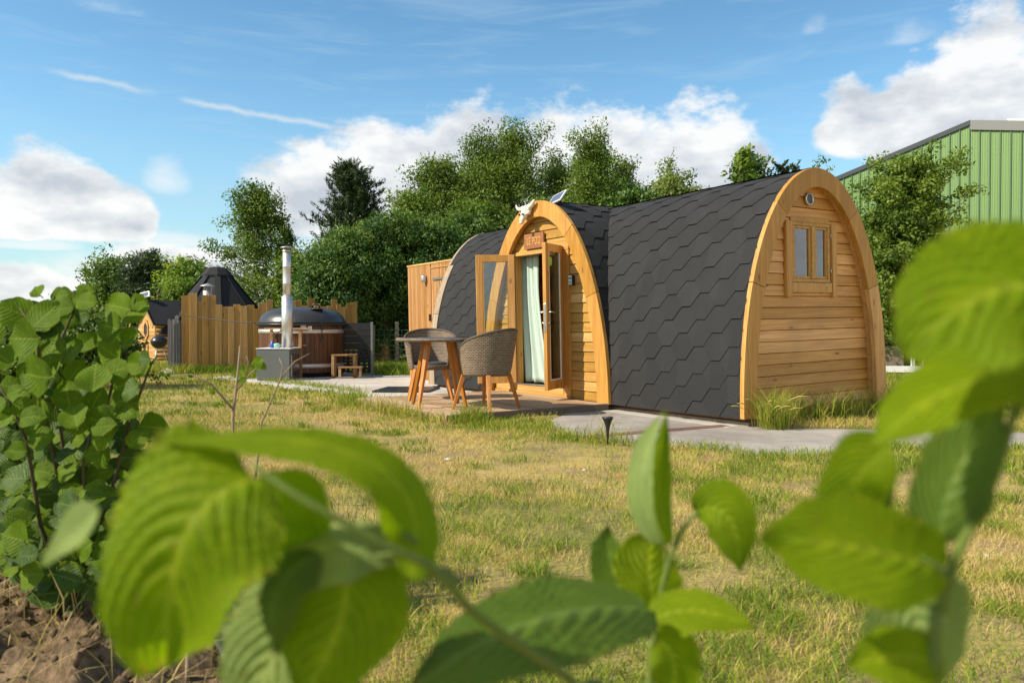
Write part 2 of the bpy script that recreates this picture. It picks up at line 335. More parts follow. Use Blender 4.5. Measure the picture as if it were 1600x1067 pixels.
# ------------------------------------------------------------------ geometry helpers
class MB:
    def __init__(s):
        s.V = []; s.F = []; s.S = []; s.UV = []; s.T = []; s.t = .5
    def face(s, idx, smooth=False, uv=None):
        s.F.append(tuple(idx)); s.S.append(smooth); s.UV.append(uv); s.T.append(s.t)
    def pts(s, P):
        b = len(s.V); s.V.extend([tuple(p) for p in P]); return b
    def hexa(s, P):          # 8 points: bottom ring of four, top ring of four
        b = s.pts(P)
        for f in ((3, 2, 1, 0), (4, 5, 6, 7), (0, 1, 5, 4), (1, 2, 6, 5), (2, 3, 7, 6), (3, 0, 4, 7)):
            s.face([b + i for i in f])
    def box(s, x0, x1, y0, y1, z0, z1, M=None):
        P = [Vector(p) for p in ((x0, y0, z0), (x1, y0, z0), (x1, y1, z0), (x0, y1, z0), (x0, y0, z1), (x1, y0, z1), (x1, y1, z1), (x0, y1, z1))]
        if M is not None: P = [M @ p for p in P]
        s.hexa(P)
    def bar(s, a, b, w, d, up=(0, 0, 1), w2=None, d2=None):     # square section bar from a to b, may taper
        a, b = Vector(a), Vector(b); t = (b - a).normalized(); up = Vector(up)
        x = t.cross(up)
        if x.length < 1e-4: x = t.cross(Vector((1, 0, 0)))
        x.normalize(); y = x.cross(t)
        w2 = w if w2 is None else w2; d2 = d if d2 is None else d2
        P = [a + x * sx * w / 2 + y * sy * d / 2 for sx, sy in ((-1, -1), (1, -1), (1, 1), (-1, 1))] + \
            [b + x * sx * w2 / 2 + y * sy * d2 / 2 for sx, sy in ((-1, -1), (1, -1), (1, 1), (-1, 1))]
        s.hexa(P)
    def tube(s, path, rad, n=8, caps=True):
        path = [Vector(p) for p in path]
        if not hasattr(rad, '__len__'): rad = [rad] * len(path)
        ref = Vector((0, 0, 1)); rings = []
        t0 = (path[1] - path[0]).normalized()
        if abs(t0.dot(ref)) > .9: ref = Vector((1, 0, 0))
        x = t0.cross(ref).normalized()
        for i, p in enumerate(path):
            t = (path[min(i + 1, len(path) - 1)] - path[max(i - 1, 0)]).normalized()
            x = (x - t * x.dot(t)); x.normalize(); y = t.cross(x)
            rings.append(s.pts([p + (x * math.cos(2 * math.pi * k / n) + y * math.sin(2 * math.pi * k / n)) * rad[i] for k in range(n)]))
        for a, b in zip(rings, rings[1:]):
            for k in range(n):
                s.face((a + k, a + (k + 1) % n, b + (k + 1) % n, b + k), True)
        if caps:
            s.face([rings[0] + k for k in reversed(range(n))]); s.face([rings[-1] + k for k in range(n)])
    def lathe(s, prof, n=32, c=(0, 0, 0), smooth=True, uv=False, tints=None):
        rings = [s.pts([(c[0] + r * math.cos(2 * math.pi * k / n), c[1] + r * math.sin(2 * math.pi * k / n), c[2] + z) for k in range(n)]) for r, z in prof]
        L = [0]
        for (r0, z0), (r1, z1) in zip(prof, prof[1:]): L.append(L[-1] + math.hypot(r1 - r0, z1 - z0))
        rm = max(r for r, z in prof)
        for i, (a, b) in enumerate(zip(rings, rings[1:])):
            for k in range(n):
                u = None
                if uv:
                    u0, u1 = 2 * math.pi * rm * k / n, 2 * math.pi * rm * (k + 1) / n
                    u = [(u0, L[i]), (u1, L[i]), (u1, L[i + 1]), (u0, L[i + 1])]
                if tints: s.t = tints[k]
                s.face((a + k, a + (k + 1) % n, b + (k + 1) % n, b + k), smooth, u)
        if prof[0][0] > 1e-4: s.face([rings[0] + k for k in reversed(range(n))])
        if prof[-1][0] > 1e-4: s.face([rings[-1] + k for k in range(n)])
    def grid(s, fn, nu, nv, smooth=True, flip=False):           # fn(i/nu, j/nv) -> point, uv
        pu = [[fn(i / nu, j / nv) for j in range(nv + 1)] for i in range(nu + 1)]
        b = s.pts([p for row in pu for p, _ in row]); W = nv + 1
        for i in range(nu):
            for j in range(nv):
                q = [(i, j), (i + 1, j), (i + 1, j + 1), (i, j + 1)]
                if flip: q.reverse()
                s.face([b + a * W + c for a, c in q], smooth, [pu[a][c][1] for a, c in q])
    def prism(s, P, vec, smooth=False):
        n = len(P); b = s.pts(P); c = s.pts([Vector(p) + Vector(vec) for p in P])
        s.face([b + i for i in reversed(range(n))]); s.face([c + i for i in range(n)])
        for i in range(n): s.face((b + i, b + (i + 1) % n, c + (i + 1) % n, c + i), smooth)
    def build(s, name, mat, parent=None, bevel=0, seg=2, solid=0, fix=False):
        me = bpy.data.meshes.new(name)
        me.from_pydata(s.V, [], s.F)
        me.polygons.foreach_set('use_smooth', s.S)
        if any(u is not None for u in s.UV):
            uvl = me.uv_layers.new(name='UVMap')
            flat = []
            for f, u in zip(s.F, s.UV): flat.extend(u if u is not None else [(0, 0)] * len(f))
            uvl.data.foreach_set('uv', [x for p in flat for x in p])
        at = me.attributes.new('tint', 'FLOAT', 'FACE'); at.data.foreach_set('value', s.T)
        if fix:
            bm = bmesh.new(); bm.from_mesh(me); bmesh.ops.recalc_face_normals(bm, faces=bm.faces); bm.to_mesh(me); bm.free()
        me.materials.append(MT[mat] if isinstance(mat, str) else mat)
        me.update()
        o = bpy.data.objects.new(name, me); col.objects.link(o)
        if parent is not None: o.parent = parent
        if solid:
            md = o.modifiers.new('solid', 'SOLIDIFY'); md.thickness = solid; md.offset = 0
        if bevel:
            md = o.modifiers.new('bevel', 'BEVEL'); md.width = bevel; md.segments = seg; md.limit_method = 'ANGLE'; md.angle_limit = R(40)
        return o

def tag(o, label=None, cat=None, group=None, kind=None):
    if label: o['label'] = label
    if cat: o['category'] = cat
    if group: o['group'] = group
    if kind: o['kind'] = kind
    return o
def empty(name, loc, rz=0):
    o = bpy.data.objects.new(name, None); col.objects.link(o)
    o.location = loc; o.rotation_euler = (0, 0, rz); o.empty_display_size = .2
    return o
def copy_tree(o, parent=None):
    c = o.copy(); col.objects.link(c)
    if parent is not None: c.parent = parent
    for ch in list(o.children): copy_tree(ch, c)
    return c
def mesh_np(name, V, F, tint, mat, parent=None, smooth=False, uv=None):
    V = np.asarray(V, np.float32); F = np.asarray(F, np.int32); k = F.shape[1]
    me = bpy.data.meshes.new(name)
    me.vertices.add(len(V)); me.vertices.foreach_set('co', V.ravel())
    me.loops.add(F.size); me.loops.foreach_set('vertex_index', F.ravel())
    me.polygons.add(len(F)); me.polygons.foreach_set('loop_start', np.arange(0, F.size, k, dtype=np.int32))
    me.polygons.foreach_set('loop_total', np.full(len(F), k, np.int32))
    if smooth: me.polygons.foreach_set('use_smooth', np.ones(len(F), bool))
    at = me.attributes.new('tint', 'FLOAT', 'FACE'); at.data.foreach_set('value', np.asarray(tint, np.float32))
    if uv is not None:
        l = me.uv_layers.new(name='UVMap'); l.data.foreach_set('uv', np.asarray(uv, np.float32).ravel())
    me.update(calc_edges=True); me.validate()
    me.materials.append(MT[mat])
    o = bpy.data.objects.new(name, me); col.objects.link(o)
    if parent is not None: o.parent = parent
    return o
def spot(px, py, Y):           # where a sight line of the photograph meets the depth Y (metres ahead)
    return Vector(((px - 800) / 1218.26 * Y, Y, HC - (py - 512) / 1218.26 * Y))
_G = np.random.default_rng(5).random((64, 64))
def vnoise(x, y, seed=0):      # tiling value noise, numpy arrays
    x = np.asarray(x, float) + seed * 13.7; y = np.asarray(y, float) + seed * 7.3
    xi = np.floor(x).astype(int); yi = np.floor(y).astype(int); fx = x - xi; fy = y - yi
    fx = fx * fx * (3 - 2 * fx); fy = fy * fy * (3 - 2 * fy)
    g = lambda a, b: _G[a % 64, b % 64]
    return (g(xi, yi) * (1 - fx) + g(xi + 1, yi) * fx) * (1 - fy) + (g(xi, yi + 1) * (1 - fx) + g(xi + 1, yi + 1) * fx) * fy
def fbm(x, y, seed=0, oct=4):
    s = 0; a = .5
    for i in range(oct):
        s = s + a * vnoise(x * 2 ** i, y * 2 ** i, seed + i); a *= .5
    return s / (1 - .5 ** oct)
def in_poly(x, y, P):
    x = np.asarray(x); y = np.asarray(y); r = np.zeros(x.shape, bool); j = len(P) - 1
    for i in range(len(P)):
        (xi, yi), (xj, yj) = P[i], P[j]
        r ^= ((yi > y) != (yj > y)) & (x < (xj - xi) * (y - yi) / (yj - yi + 1e-12) + xi); j = i
    return r
rnd = random.Random(11)

# ------------------------------------------------------------------ layout shared by ground, grass and the pod
POD = Matrix(((.56395, .8256, -.01856, 2.1667), (-.82579, .56394, -.00632, 7.286), (.00525, .01889, .99981, .0834), (0, 0, 0, 1)))
def podxy(x, y): p = POD @ Vector((x, y, 0)); return (p.x, p.y)
PATH = [(.40, 7.9), (.42, 7.30), (.62, 6.72), (.90, 6.42), (1.3, 6.16), (1.78, 5.72), (2.3, 5.78), (2.85, 6.05), (3.7, 6.0), (4.6, 6.15), (5.6, 6.3),
        (5.8, 6.95), (4.9, 6.95), (4.05, 6.86), (3.25, 7.12), (2.55, 7.2), (2.20, 7.34), (2.9, 8.4), (1.6, 10.2), (.9, 9.3)]
YARD = [(-4.5, 13.4), (-3.3, 11.9), (-2.45, 11.15), (-1.95, 10.55), (-1.75, 9.4), (-1.2, 9.6), (-.6, 10.9), (.4, 12.5), (-1.0, 14.2), (-2.0, 15.3), (-5.2, 16.6), (-5.6, 14.6)]
BED = [(-5.2, .3), (-.28, .3), (-.45, 1.2), (-.66, 1.9), (-.86, 2.35), (-1.25, 2.75), (-1.75, 3.4), (-3.0, 5.2), (-6.5, 7)]
DECK = [podxy(-1.86, -2.1), podxy(-4.1, -2.1), podxy(-4.1, -.02), podxy(-1.86, -.02)]
PODF = [podxy(.02, -.02), podxy(.02, 2.4), podxy(-6.2, 2.4), podxy(-6.2, -.02)]

def ground_z(x, y):
    x = np.asarray(x, float); y = np.asarray(y, float)
    near = np.clip(1 - np.hypot(x, y - 6) / 24, 0, 1)
    flat = np.zeros_like(x, bool)
    for P in (PATH, YARD, DECK, PODF): flat |= in_poly(x, y, P)
    z = near * ((fbm(x * .55, y * .55, 1, 3) - .5) * .07 + (fbm(x * 3.2, y * 3.2, 2, 3) - .5) * .028)
    return np.where(flat, -.03, z)

# ------------------------------------------------------------------ ground sheet
def build_ground():
    def axis(lo, hi, step, far, k):
        a = list(np.arange(lo, hi + 1e-6, step)); s = step
        while a[-1] < far: s *= k; a.append(a[-1] + s)
        s = step
        while a[0] > -far: s *= k; a.insert(0, a[0] - s)
        return np.array(a)
    xs = axis(-8, 8, .11, 900, 1.22); ys = axis(.5, 19, .11, 900, 1.22)
    X, Y = np.meshgrid(xs, ys, indexing='ij')
    Z = ground_z(X, Y)
    V = np.stack([X, Y, Z], -1).reshape(-1, 3); ny = len(ys)
    i, j = np.meshgrid(np.arange(len(xs) - 1), np.arange(ny - 1), indexing='ij')
    a = (i * ny + j).ravel()
    F = np.stack([a, a + ny, a + ny + 1, a + 1], 1)
    m, n = new_mat('dry lawn soil')
    co = objco(n)
    big = n.noise(co, .42, 5, .6); mid = n.noise(co, 2.3, 6, .65); fine = n.noise(co, 55, 5, .7); st = n.noise(n.vm('MULTIPLY', co, (60, 14, 1)), 1, 4, .6)
    straw = n.mix(n.smooth(fine, .3, .7), (.32, .225, .075), (.54, .41, .15))
    soil = n.mix(n.smooth(fine, .3, .75), (.27, .175, .09), (.44, .31, .17))
    green = n.mix(n.smooth(fine, .3, .7), (.07, .10, .018), (.20, .22, .05))
    c = n.mix(n.smooth(mid, .46, .62), straw, soil)
    c = n.mix(n.m('MULTIPLY', n.smooth(big, .42, .62), .75), c, green)
    sy = n.node('ShaderNodeSeparateXYZ', {0: co}, None).outputs[1]
    c = n.mix(n.m('MULTIPLY', n.smooth(sy, 16, 26), .8), c, (.13, .17, .035))
    c = n.mix(n.m('MULTIPLY', n.smooth(st, .55, .75), .25), c, (.5, .40, .20))
    MT['ground'] = finish(m, n, principled(n, c, .95, 0, bumpn(n, n.m('ADD', fine, mid), .6, .02), .1))
    tag(mesh_np('ground', V, F, np.full(len(F), .5), 'ground', None, True), kind='structure')
build_ground()

def slab_mat(name, a, b, crack=True):
    m, n = new_mat(name)
    co = objco(n)
    big = n.noise(co, .9, 5, .6); mid = n.noise(co, 5, 6, .65); fine = n.noise(co, 90, 4, .7)
    st = n.noise(n.vm('MULTIPLY', co, (3, 14, 1)), 1.6, 5, .6)
    c = n.mix(n.smooth(big, .35, .65), a, b)
    c = n.mix(n.m('MULTIPLY', n.smooth(mid, .5, .75), .5), c, tuple(x * .6 for x in a))
    c = n.mix(n.m('MULTIPLY', n.smooth(st, .55, .7), .35), c, tuple(x * 1.35 for x in b))
    c = n.mix(n.m('MULTIPLY', n.smooth(fine, .5, .8), .35), c, tuple(x * .5 for x in a))
    return finish(m, n, principled(n, c, .8, 0, bumpn(n, n.m('ADD', n.m('ADD', mid, st), fine), .35, .006), .25))
MT['paving'] = slab_mat('imprinted grey paving', (.26, .225, .19), (.40, .36, .31))
MT['yard'] = slab_mat('pale yard concrete', (.42, .375, .32), (.56, .51, .445))
MT['joint'] = slab_mat('brown joint', (.15, .08, .06), (.23, .125, .095))
def sheet(name, P, z, mat, thick=.12):
    m = MB(); m.prism([(x, y, z - thick) for x, y in P], (0, 0, thick))
    return m.build(name, mat, None, .012)
tag(sheet('garden_path', PATH, .012, 'paving'), kind='structure')
tag(sheet('concrete_yard', YARD, .014, 'yard'), kind='structure')
for k, (a, b) in enumerate((((.60, 6.60), (2.03, 7.38)), ((3.62, 6.0), (4.15, 6.88)))):
    m = MB(); a = Vector((*a, 0)); b = Vector((*b, 0)); s = (b - a).normalized().cross(Vector((0, 0, 1))) * .065
    m.prism([(*(a + s).xy, .0125), (*(b + s).xy, .0125), (*(b - s).xy, .0125), (*(a - s).xy, .0125)], (0, 0, .004))
    tag(m.build('path_joint', 'joint'), kind='structure')

m = MB(); m.prism([(*podxy(x, y), .0125) for x, y in ((-1.8, .02), (-1.8, -.16), (-.05, -.16), (-.05, .02))], (0, 0, .003)); tag(m.build('pale_base_strip', 'yard'), kind='structure')  # narrow strip of paler concrete along the foot of the pod

# ------------------------------------------------------------------ the camping pod
class Arch:
    def __init__(s, W, H, a, b):
        s.W, s.H, s.a, s.b = W, H, a, b
        th = np.linspace(0, np.pi, 1601); c, d = np.cos(th), np.sin(th)
        u = -np.sign(c) * np.abs(c) ** (2 / a) * W / 2; z = H * np.abs(d) ** (2 / b)
        L = np.concatenate([[0], np.cumsum(np.hypot(np.diff(u), np.diff(z)))])
        s.u, s.z, s.L, s.len = u, z, L, L[-1]
    def at(s, q, off=0):
        q = min(max(q, 0), s.len)
        u = float(np.interp(q, s.L, s.u)); z = float(np.interp(q, s.L, s.z))
        q0, q1 = max(q - .03, 0), min(q + .03, s.len)
        tu = float(np.interp(q1, s.L, s.u) - np.interp(q0, s.L, s.u)); tz = float(np.interp(q1, s.L, s.z) - np.interp(q0, s.L, s.z))
        l = math.hypot(tu, tz); return u - tz / l * off, z + tu / l * off
    def inside(s, u, z, mg=0):
        if z > s.H - mg: return False
        return (abs(u) / (s.W / 2 - mg)) ** s.a + (max(z, 0) / (s.H - mg)) ** s.b < 1
    def half(s, z, inset=0):     # half width at height z
        H, W = s.H - inset, s.W / 2 - inset
        return 0 if z >= H else W * (1 - (max(z, 0) / H) ** s.b) ** (1 / s.a)
    def q_at(s, z): return float(np.interp(z, s.z[:801], s.L[:801]))
TUBE = Arch(2.369, 2.4355, 1.956, 2.284)
PORCH = Arch(2.60, 2.453, 2.03, 1.99)
YC = 1.1845; XC = -3.15; TL = 6.12
pod = empty('camping_pod', (0, 0, 0)); pod.matrix_world = POD
tag(pod, 'golden timber camping pod with black shingle barrel roof and open glazed double doors', 'camping pod')
tub_map = lambda x, u, z: (x, YC + u, z)
por_map = lambda y, u, z: (XC + u, y, z)

def shingles(mb, arch, x0, x1, fmap, keep, E=.135, per=.44, flip=False):
    half = arch.len / 2
    K = int(half / E) + 1
    for side in (0, 1):
        Q = (lambda s: s) if side == 0 else (lambda s: arch.len - s)
        for k in range(-1, K):
            xs = []; x = x0 - per + (k % 2) * per / 2
            while x < x1 + per:
                for f, h in ((0, 0), (.27, 0), (.5, 1), (.77, 1)): xs.append((x + f * per, h))
                x += per
            xs = [(min(max(a, x0), x1), h) for a, h in xs]
            th_k = [.010 + .006 * rnd.random() for _ in range(len(xs) // 4 + 2)]
            tab = [rnd.random() for _ in range(len(xs) // 4 + 1)]
            rows = []
            for i_k, (xx, h) in enumerate(xs):
                sb = max((k + h) * E, 0); col_ = []
                for sv in (sb, max((k + 1.3) * E, .005), (k + 2.25) * E):
                    sv = min(max(sv, sb), half)
                    o = th_k[i_k // 4] * max(0, 1 - (sv - k * E) / (2.25 * E)) + .002
                    u, z = arch.at(Q(sv), o); col_.append(fmap(xx, u, z))
                u, z = arch.at(Q(min(sb, half)), -.004); col_.append(fmap(xx, u, z))
                rows.append(col_)
            for i in range(len(rows) - 1):
                if xs[i + 1][0] - xs[i][0] < 1e-5: continue
                A, B = rows[i], rows[i + 1]
                mb.t = .5 + (tab[i // 4] - .5) * .6
                for r0, r1 in ((0, 1), (1, 2), (3, 0)):
                    P = [A[r0], B[r0], B[r1], A[r1]]
                    if not keep(P): continue
                    if side ^ flip: P.reverse()
                    b = mb.pts(P); mb.face([b, b + 1, b + 2, b + 3], False)
    # ridge strip
    for i in range(int((x1 - x0) / .3) + 1):
        a = x0 + i * .3; b_ = min(a + .31, x1)
        if b_ - a < .02: continue
        mb.t = .5 + (rnd.random() - .5) * .6
        cols = [[fmap(xx, *arch.at(half + q, .016 + (0.006 if j else 0))) for q in (-.13, -.06, 0, .06, .13)] for j, xx in enumerate((a, b_))]
        for q in range(4):
            P = [cols[0][q], cols[1][q], cols[1][q + 1], cols[0][q + 1]]
            if keep(P):
                if flip: P.reverse()
                b = mb.pts(P); mb.face([b, b + 1, b + 2, b + 3], True)
keep_t = lambda P: not all(abs(p[1]) < 5 and p[1] < 1.15 and PORCH.inside(p[0] - XC, p[2], .015) for p in P)
keep_p = lambda P: not all(TUBE.inside(p[1] - YC, p[2], .05) for p in P)
m = MB(); shingles(m, TUBE, -TL, -.02, tub_map, keep_t); m.build('roof', 'roof', pod)
m = MB(); shingles(m, PORCH, -.01, 1.15, por_map, keep_p, flip=True); m.build('porch_roof', 'roof', pod)
# lining under the shingles
def lining(arch, x0, x1, nx, fmap, keep, off, mat, name):
    mb = MB(); nq = 60
    for i in range(nx):
        for q in range(nq):
            P = [fmap(x0 + (x1 - x0) * a / nx, *arch.at(arch.len * b / nq, off)) for a, b in ((i, q), (i + 1, q), (i + 1, q + 1), (i, q + 1))]
            if keep(P): b = mb.pts(P); mb.face([b, b + 1, b + 2, b + 3], True)
    return mb.build(name, mat, pod)
keep_t2 = lambda P: not any(p[1] < 1.15 and PORCH.inside(p[0] - XC, p[2], .0) for p in P)
lining(TUBE, -TL + .05, -.12, 60, tub_map, lambda P: not all(p[1] < 1.15 and PORCH.inside(p[0] - XC, p[2], .02) for p in P), -.045, 'inside', 'lining')
m = MB(); m.box(-TL + .03, -.06, .10, 2.27, -.035, .03); m.box(XC - 1.2, XC + 1.2, .08, .09, -.03, .028); m.build('floor', 'inside', pod)
m = MB()
for y in (.16, 1.1, 2.1): m.box(-TL + .1, -.06 if y > .5 else .005, y - .10 if y < .5 else y - .05, y + .05, -.125, -.037)
m.build('skid', 'post', pod)

def arch_trim(arch, fmap, d0, d1, cuts, wid=.178, proud=.014, mat='trimX', name='arch_trim', deep=None, parent=pod):
    """flat curved boards following the arch; cuts = heights of the joints"""
    mb = MB(); sides = [0] + [arch.q_at(c) for c in cuts]
    segs = list(zip(sides, sides[1:])) + [(sides[-1], arch.len - sides[-1])] + [(arch.len - b, arch.len - a) for a, b in reversed(list(zip(sides, sides[1:])))]
    for si, (a, b) in enumerate(segs):
        mb.t = rnd.random(); g = .0018; n = max(4, int((b - a) / .07))
        dd0 = d0 if not deep or si == len(segs) // 2 else d0 + deep
        ring = []
        for i in range(n + 1):
            q = a + g * (1 if a > 0 else 0) + (b - a - (2 * g if b < arch.len else g)) * i / n
            ou, oz = arch.at(q, proud); iu, iz = arch.at(q, -wid)
            ring.append(mb.pts([fmap(dd0, ou, max(oz, -.02)), fmap(d1, ou, max(oz, -.02)), fmap(d1, iu, max(iz, -.02)), fmap(dd0, iu, max(iz, -.02))]))
        for r, s in zip(ring, ring[1:]):
            for k in range(4): mb.face((r + k, r + (k + 1) % 4, s + (k + 1) % 4, s + k), False)
        mb.face([ring[0] + k for k in (3, 2, 1, 0)]); mb.face([ring[-1] + k for k in range(4)])
    return mb.build(name, mat, parent, .004, 2, fix=True)
arch_trim(TUBE, tub_map, .02, -.03, (1.28, 2.06), mat='goldY' and 'trimX')
arch_trim(PORCH, por_map, -.055, -.004, (1.27, 2.08), wid=.185)
arch_trim(TUBE, tub_map, -TL - .05, -TL + .01, (1.1, 1.88), wid=.06, mat='weather', deep=-.0)
m = MB()      # deep side boards of the far end
for (za, zb) in ((-.02, 1.095), (1.10, 1.86)):
    qa, qb = TUBE.q_at(max(za, 0)), TUBE.q_at(zb); m.t = rnd.random()
    rows = []
    for i in range(15):
        q = qa + (qb - qa) * i / 14
        o, i_ = TUBE.at(q, .03), TUBE.at(q, .004)
        rows.append(m.pts([tub_map(-TL + .015, *o), tub_map(-TL + .16, *o), tub_map(-TL + .16, *i_), tub_map(-TL + .015, *i_)]))
    for r, s in zip(rows, rows[1:]):
        for k in range(4): m.face((r + k, r + (k + 1) % 4, s + (k + 1) % 4, s + k))
    m.face([rows[0] + k for k in (3, 2, 1, 0)]); m.face([rows[-1] + k for k in range(4)])
m.build('end_board', 'weather', pod, .003, fix=True)
def soffit(arch, fmap, d0, d1, wid, name, mat):     # underside between trim and recessed wall
    mb = MB(); n = 70
    mb.grid(lambda a, b: (fmap(d0 + (d1 - d0) * b, *arch.at(arch.len * a, -wid + .012)), (a, b)), n, 1, True)
    return mb.build(name, mat, pod, solid=.006)
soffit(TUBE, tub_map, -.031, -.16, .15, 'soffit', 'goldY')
soffit(PORCH, por_map, -.003, .10, .16, 'soffit', 'gold')

def boards(arch, fmap, d, out, pitch, z0, holes, inset, mat, name):
    """lap siding clipped to the arch; holes = (u0,u1,z0,z1) left free"""
    mb = MB(); z = z0; i = 0
    while z < arch.H - inset - .02:
        za, zb = max(z, 0) + .005, min(z + pitch - .001, arch.H - inset - .003)
        lv = [za + (zb - za) * k / 3 for k in range(4)]
        spans = [(None, None)]
        for (h0, h1, hz0, hz1) in holes:
            if zb > hz0 + .02 and za < hz1 - .02:
                spans = [(None, h0), (h1, None)]
                if za < hz0: lv = lv
        mb.t = rnd.random()
        for lo, hi in spans:
            L = []
            for zz in lv:
                hw = arch.half(zz, inset); a = -hw if lo is None else lo; b = hw if hi is None else hi
                if b - a < .004: continue
                o = d + out * (.021 - .014 * (zz - za) / pitch)
                bk = d - out * .01
                L.append((fmap(o, a, zz), fmap(o, b, zz), fmap(bk, b, zz), fmap(bk, a, zz)))
            if len(L) < 2: continue
            r = [mb.pts(q) for q in L]
            for p, q in zip(r, r[1:]):
                for k in range(4): mb.face((p + k, p + (k + 1) % 4, q + (k + 1) % 4, q + k))
            mb.face([r[0] + k for k in (3, 2, 1, 0)]); mb.face([r[-1] + k for k in range(4)])
        z += pitch; i += 1
    return mb.build(name, mat, pod, .002, 1, fix=True)
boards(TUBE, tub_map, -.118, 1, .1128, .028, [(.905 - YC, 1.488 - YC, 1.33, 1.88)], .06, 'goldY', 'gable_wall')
boards(PORCH, por_map, .062, -1, .1167, -.004, [(-3.83 - XC, -2.66 - XC, -.2, 1.84)], .06, 'gold', 'front_wall')
def backing(arch, fmap, d, out, holes, name):
    mb = MB(); mb.t = .2; N = 26
    zs = sorted(set([arch.H * .97 * k / N for k in range(N + 1)] + [h for q in holes for h in q[2:]]))
    for z0, z1 in zip(zs, zs[1:]):
        if z1 - z0 < .003: continue
        sp_ = [(None, None)]
        for (h0, h1, hz0, hz1) in holes:
            if z0 >= hz0 - 1e-4 and z1 <= hz1 + 1e-4: sp_ = [(None, h0), (h1, None)]
        for lo, hi in sp_:
            P = []
            for zz in (z0, z1):
                hw = arch.half(zz, .06); P.append((-hw if lo is None else lo, hw if hi is None else hi))
            if P[1][1] - P[1][0] < .004: continue
            c = [fmap(d, P[0][0], z0), fmap(d, P[0][1], z0), fmap(d, P[1][1], z1), fmap(d, P[1][0], z1)]; e = [fmap(d - out * .012, P[0][0], z0), fmap(d - out * .012, P[0][1], z0), fmap(d - out * .012, P[1][1], z1), fmap(d - out * .012, P[1][0], z1)]
            b = mb.pts(c); mb.face([b, b + 1, b + 2, b + 3]); b = mb.pts(e); mb.face([b + 3, b + 2, b + 1, b])
    return mb.build(name, 'inside', pod)
backing(TUBE, tub_map, -.1285, 1, [(.905 - YC, 1.488 - YC, 1.33, 1.88)], 'gable_lining')
backing(PORCH, por_map, .0725, -1, [(-3.83 - XC, -2.66 - XC, 0, 1.84)], 'front_lining')
m = MB()
n = 40
P = [tub_map(-TL + .02, *TUBE.at(TUBE.len * i / n, -.03)) for i in range(n + 1)]
m.prism(P, (.03, 0, 0)); m.build('end_wall', 'weather', pod)

# --- small window in the end gable
win = MB(); X = -.098
fr = MB()
fr.box(X - .06, X + .022, .872, 1.500, 1.872, 1.905); fr.box(X - .06, X + .022, .872, 1.500, 1.300, 1.335)
for y0, y1 in ((.872, .905), (1.462, 1.500)): fr.box(X - .06, X + .021, y0, y1, 1.336, 1.871)
fr.box(X - .05, X + .028, 1.184, 1.262, 1.336, 1.871)
window = fr.build('window', 'gold', pod, .004)
sa = MB()
for y0, y1 in ((.906, 1.183), (1.263, 1.461)):
    for z0, z1 in ((1.337, 1.362), (1.846, 1.870)): sa.box(X - .03, X + .012, y0, y1, z0, z1)
    for a, b in ((y0, y0 + .022), (y1 - .022, y1)): sa.box(X - .03, X + .011, a, b, 1.3625, 1.8455)
sa.build('sash', 'goldZ', window, .003)
gl = MB()
gl.box(X - .012, X - .006, .926, 1.163, 1.362, 1.846); gl.box(X - .012, X - .006, 1.283, 1.441, 1.362, 1.846)
gl.build('pane', 'glassw', window)
for z in (1.42, 1.79):
    hg = MB(); hg.tube([(X + .03, 1.503, z - .025), (X + .03, 1.503, z + .025)], .006, 8); hg.build('hinge', 'chrome', window)
cs = MB()
for P in (((.753, .862), (.762, .850)), ((1.512, 1.605), (1.541, 1.608))):
    (a0, a1), (b0, b1) = P; cs.t = rnd.random()
    cs.hexa([(X - .004, b0, 1.150), (X + .036, b0, 1.150), (X + .036, b1, 1.150), (X - .004, b1, 1.150), (X - .004, a0, 1.912), (X + .036, a0, 1.912), (X + .036, a1, 1.912), (X - .004, a1, 1.912)])
cs.t = .35; cs.box(X - .03, X + .008, .865, 1.508, 1.906, 1.962); cs.t = .7; cs.box(X - .004, X + .026, .866, 1.53, 1.195, 1.296)
cs.build('window_casing', 'goldZ', pod, .006)
cu = MB()
for y0, y1 in ((1.03, 1.165), (1.285, 1.335)):
    cu.grid(lambda a, b, y0=y0, y1=y1: ((X - .16 + .018 * math.sin(a * 22), y0 + (y1 - y0) * a, 1.25 + .72 * b), (a, b)), 24, 2)
cu.build('window_curtain', 'whitecloth', pod, solid=.003)
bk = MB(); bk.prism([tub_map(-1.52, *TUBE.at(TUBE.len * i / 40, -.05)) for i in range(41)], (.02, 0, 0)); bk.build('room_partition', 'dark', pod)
vt = MB(); 
def disc_x(mb, x0, x1, y, z, r, n=28): mb.prism([(x0, y + r * math.cos(2 * math.pi * k / n), z + r * math.sin(2 * math.pi * k / n)) for k in range(n)], (x1 - x0, 0, 0), True)
def ring_x(mb, x0, x1, y, z, r0, r1, n=28):
    c = [[(x, y + r * math.cos(2 * math.pi * k / n), z + r * math.sin(2 * math.pi * k / n)) for k in range(n)] for x, r in ((x0, r1), (x1, r1), (x1, r0), (x0, r0))]
    b = [mb.pts(q) for q in c]
    for i in range(4):
        for k in range(n): mb.face((b[i] + k, b[i] + (k + 1) % n, b[(i + 1) % 4] + (k + 1) % n, b[(i + 1) % 4] + k), True)
ring_x(vt, X, X + .03, 1.158, 2.150, .05, .066)
vent = vt.build('vent', 'chrome', pod, fix=True)
sl_ = MB()
for k in range(9):
    z = 2.150 - .042 + k * .0105; hw = math.sqrt(max(.0001, .049 ** 2 - (z - 2.150) ** 2)); sl_.box(X + .006, X + .02, 1.158 - hw, 1.158 + hw, z - .0028, z + .0028)
sl_.build('slat', 'stovegrey', vent)

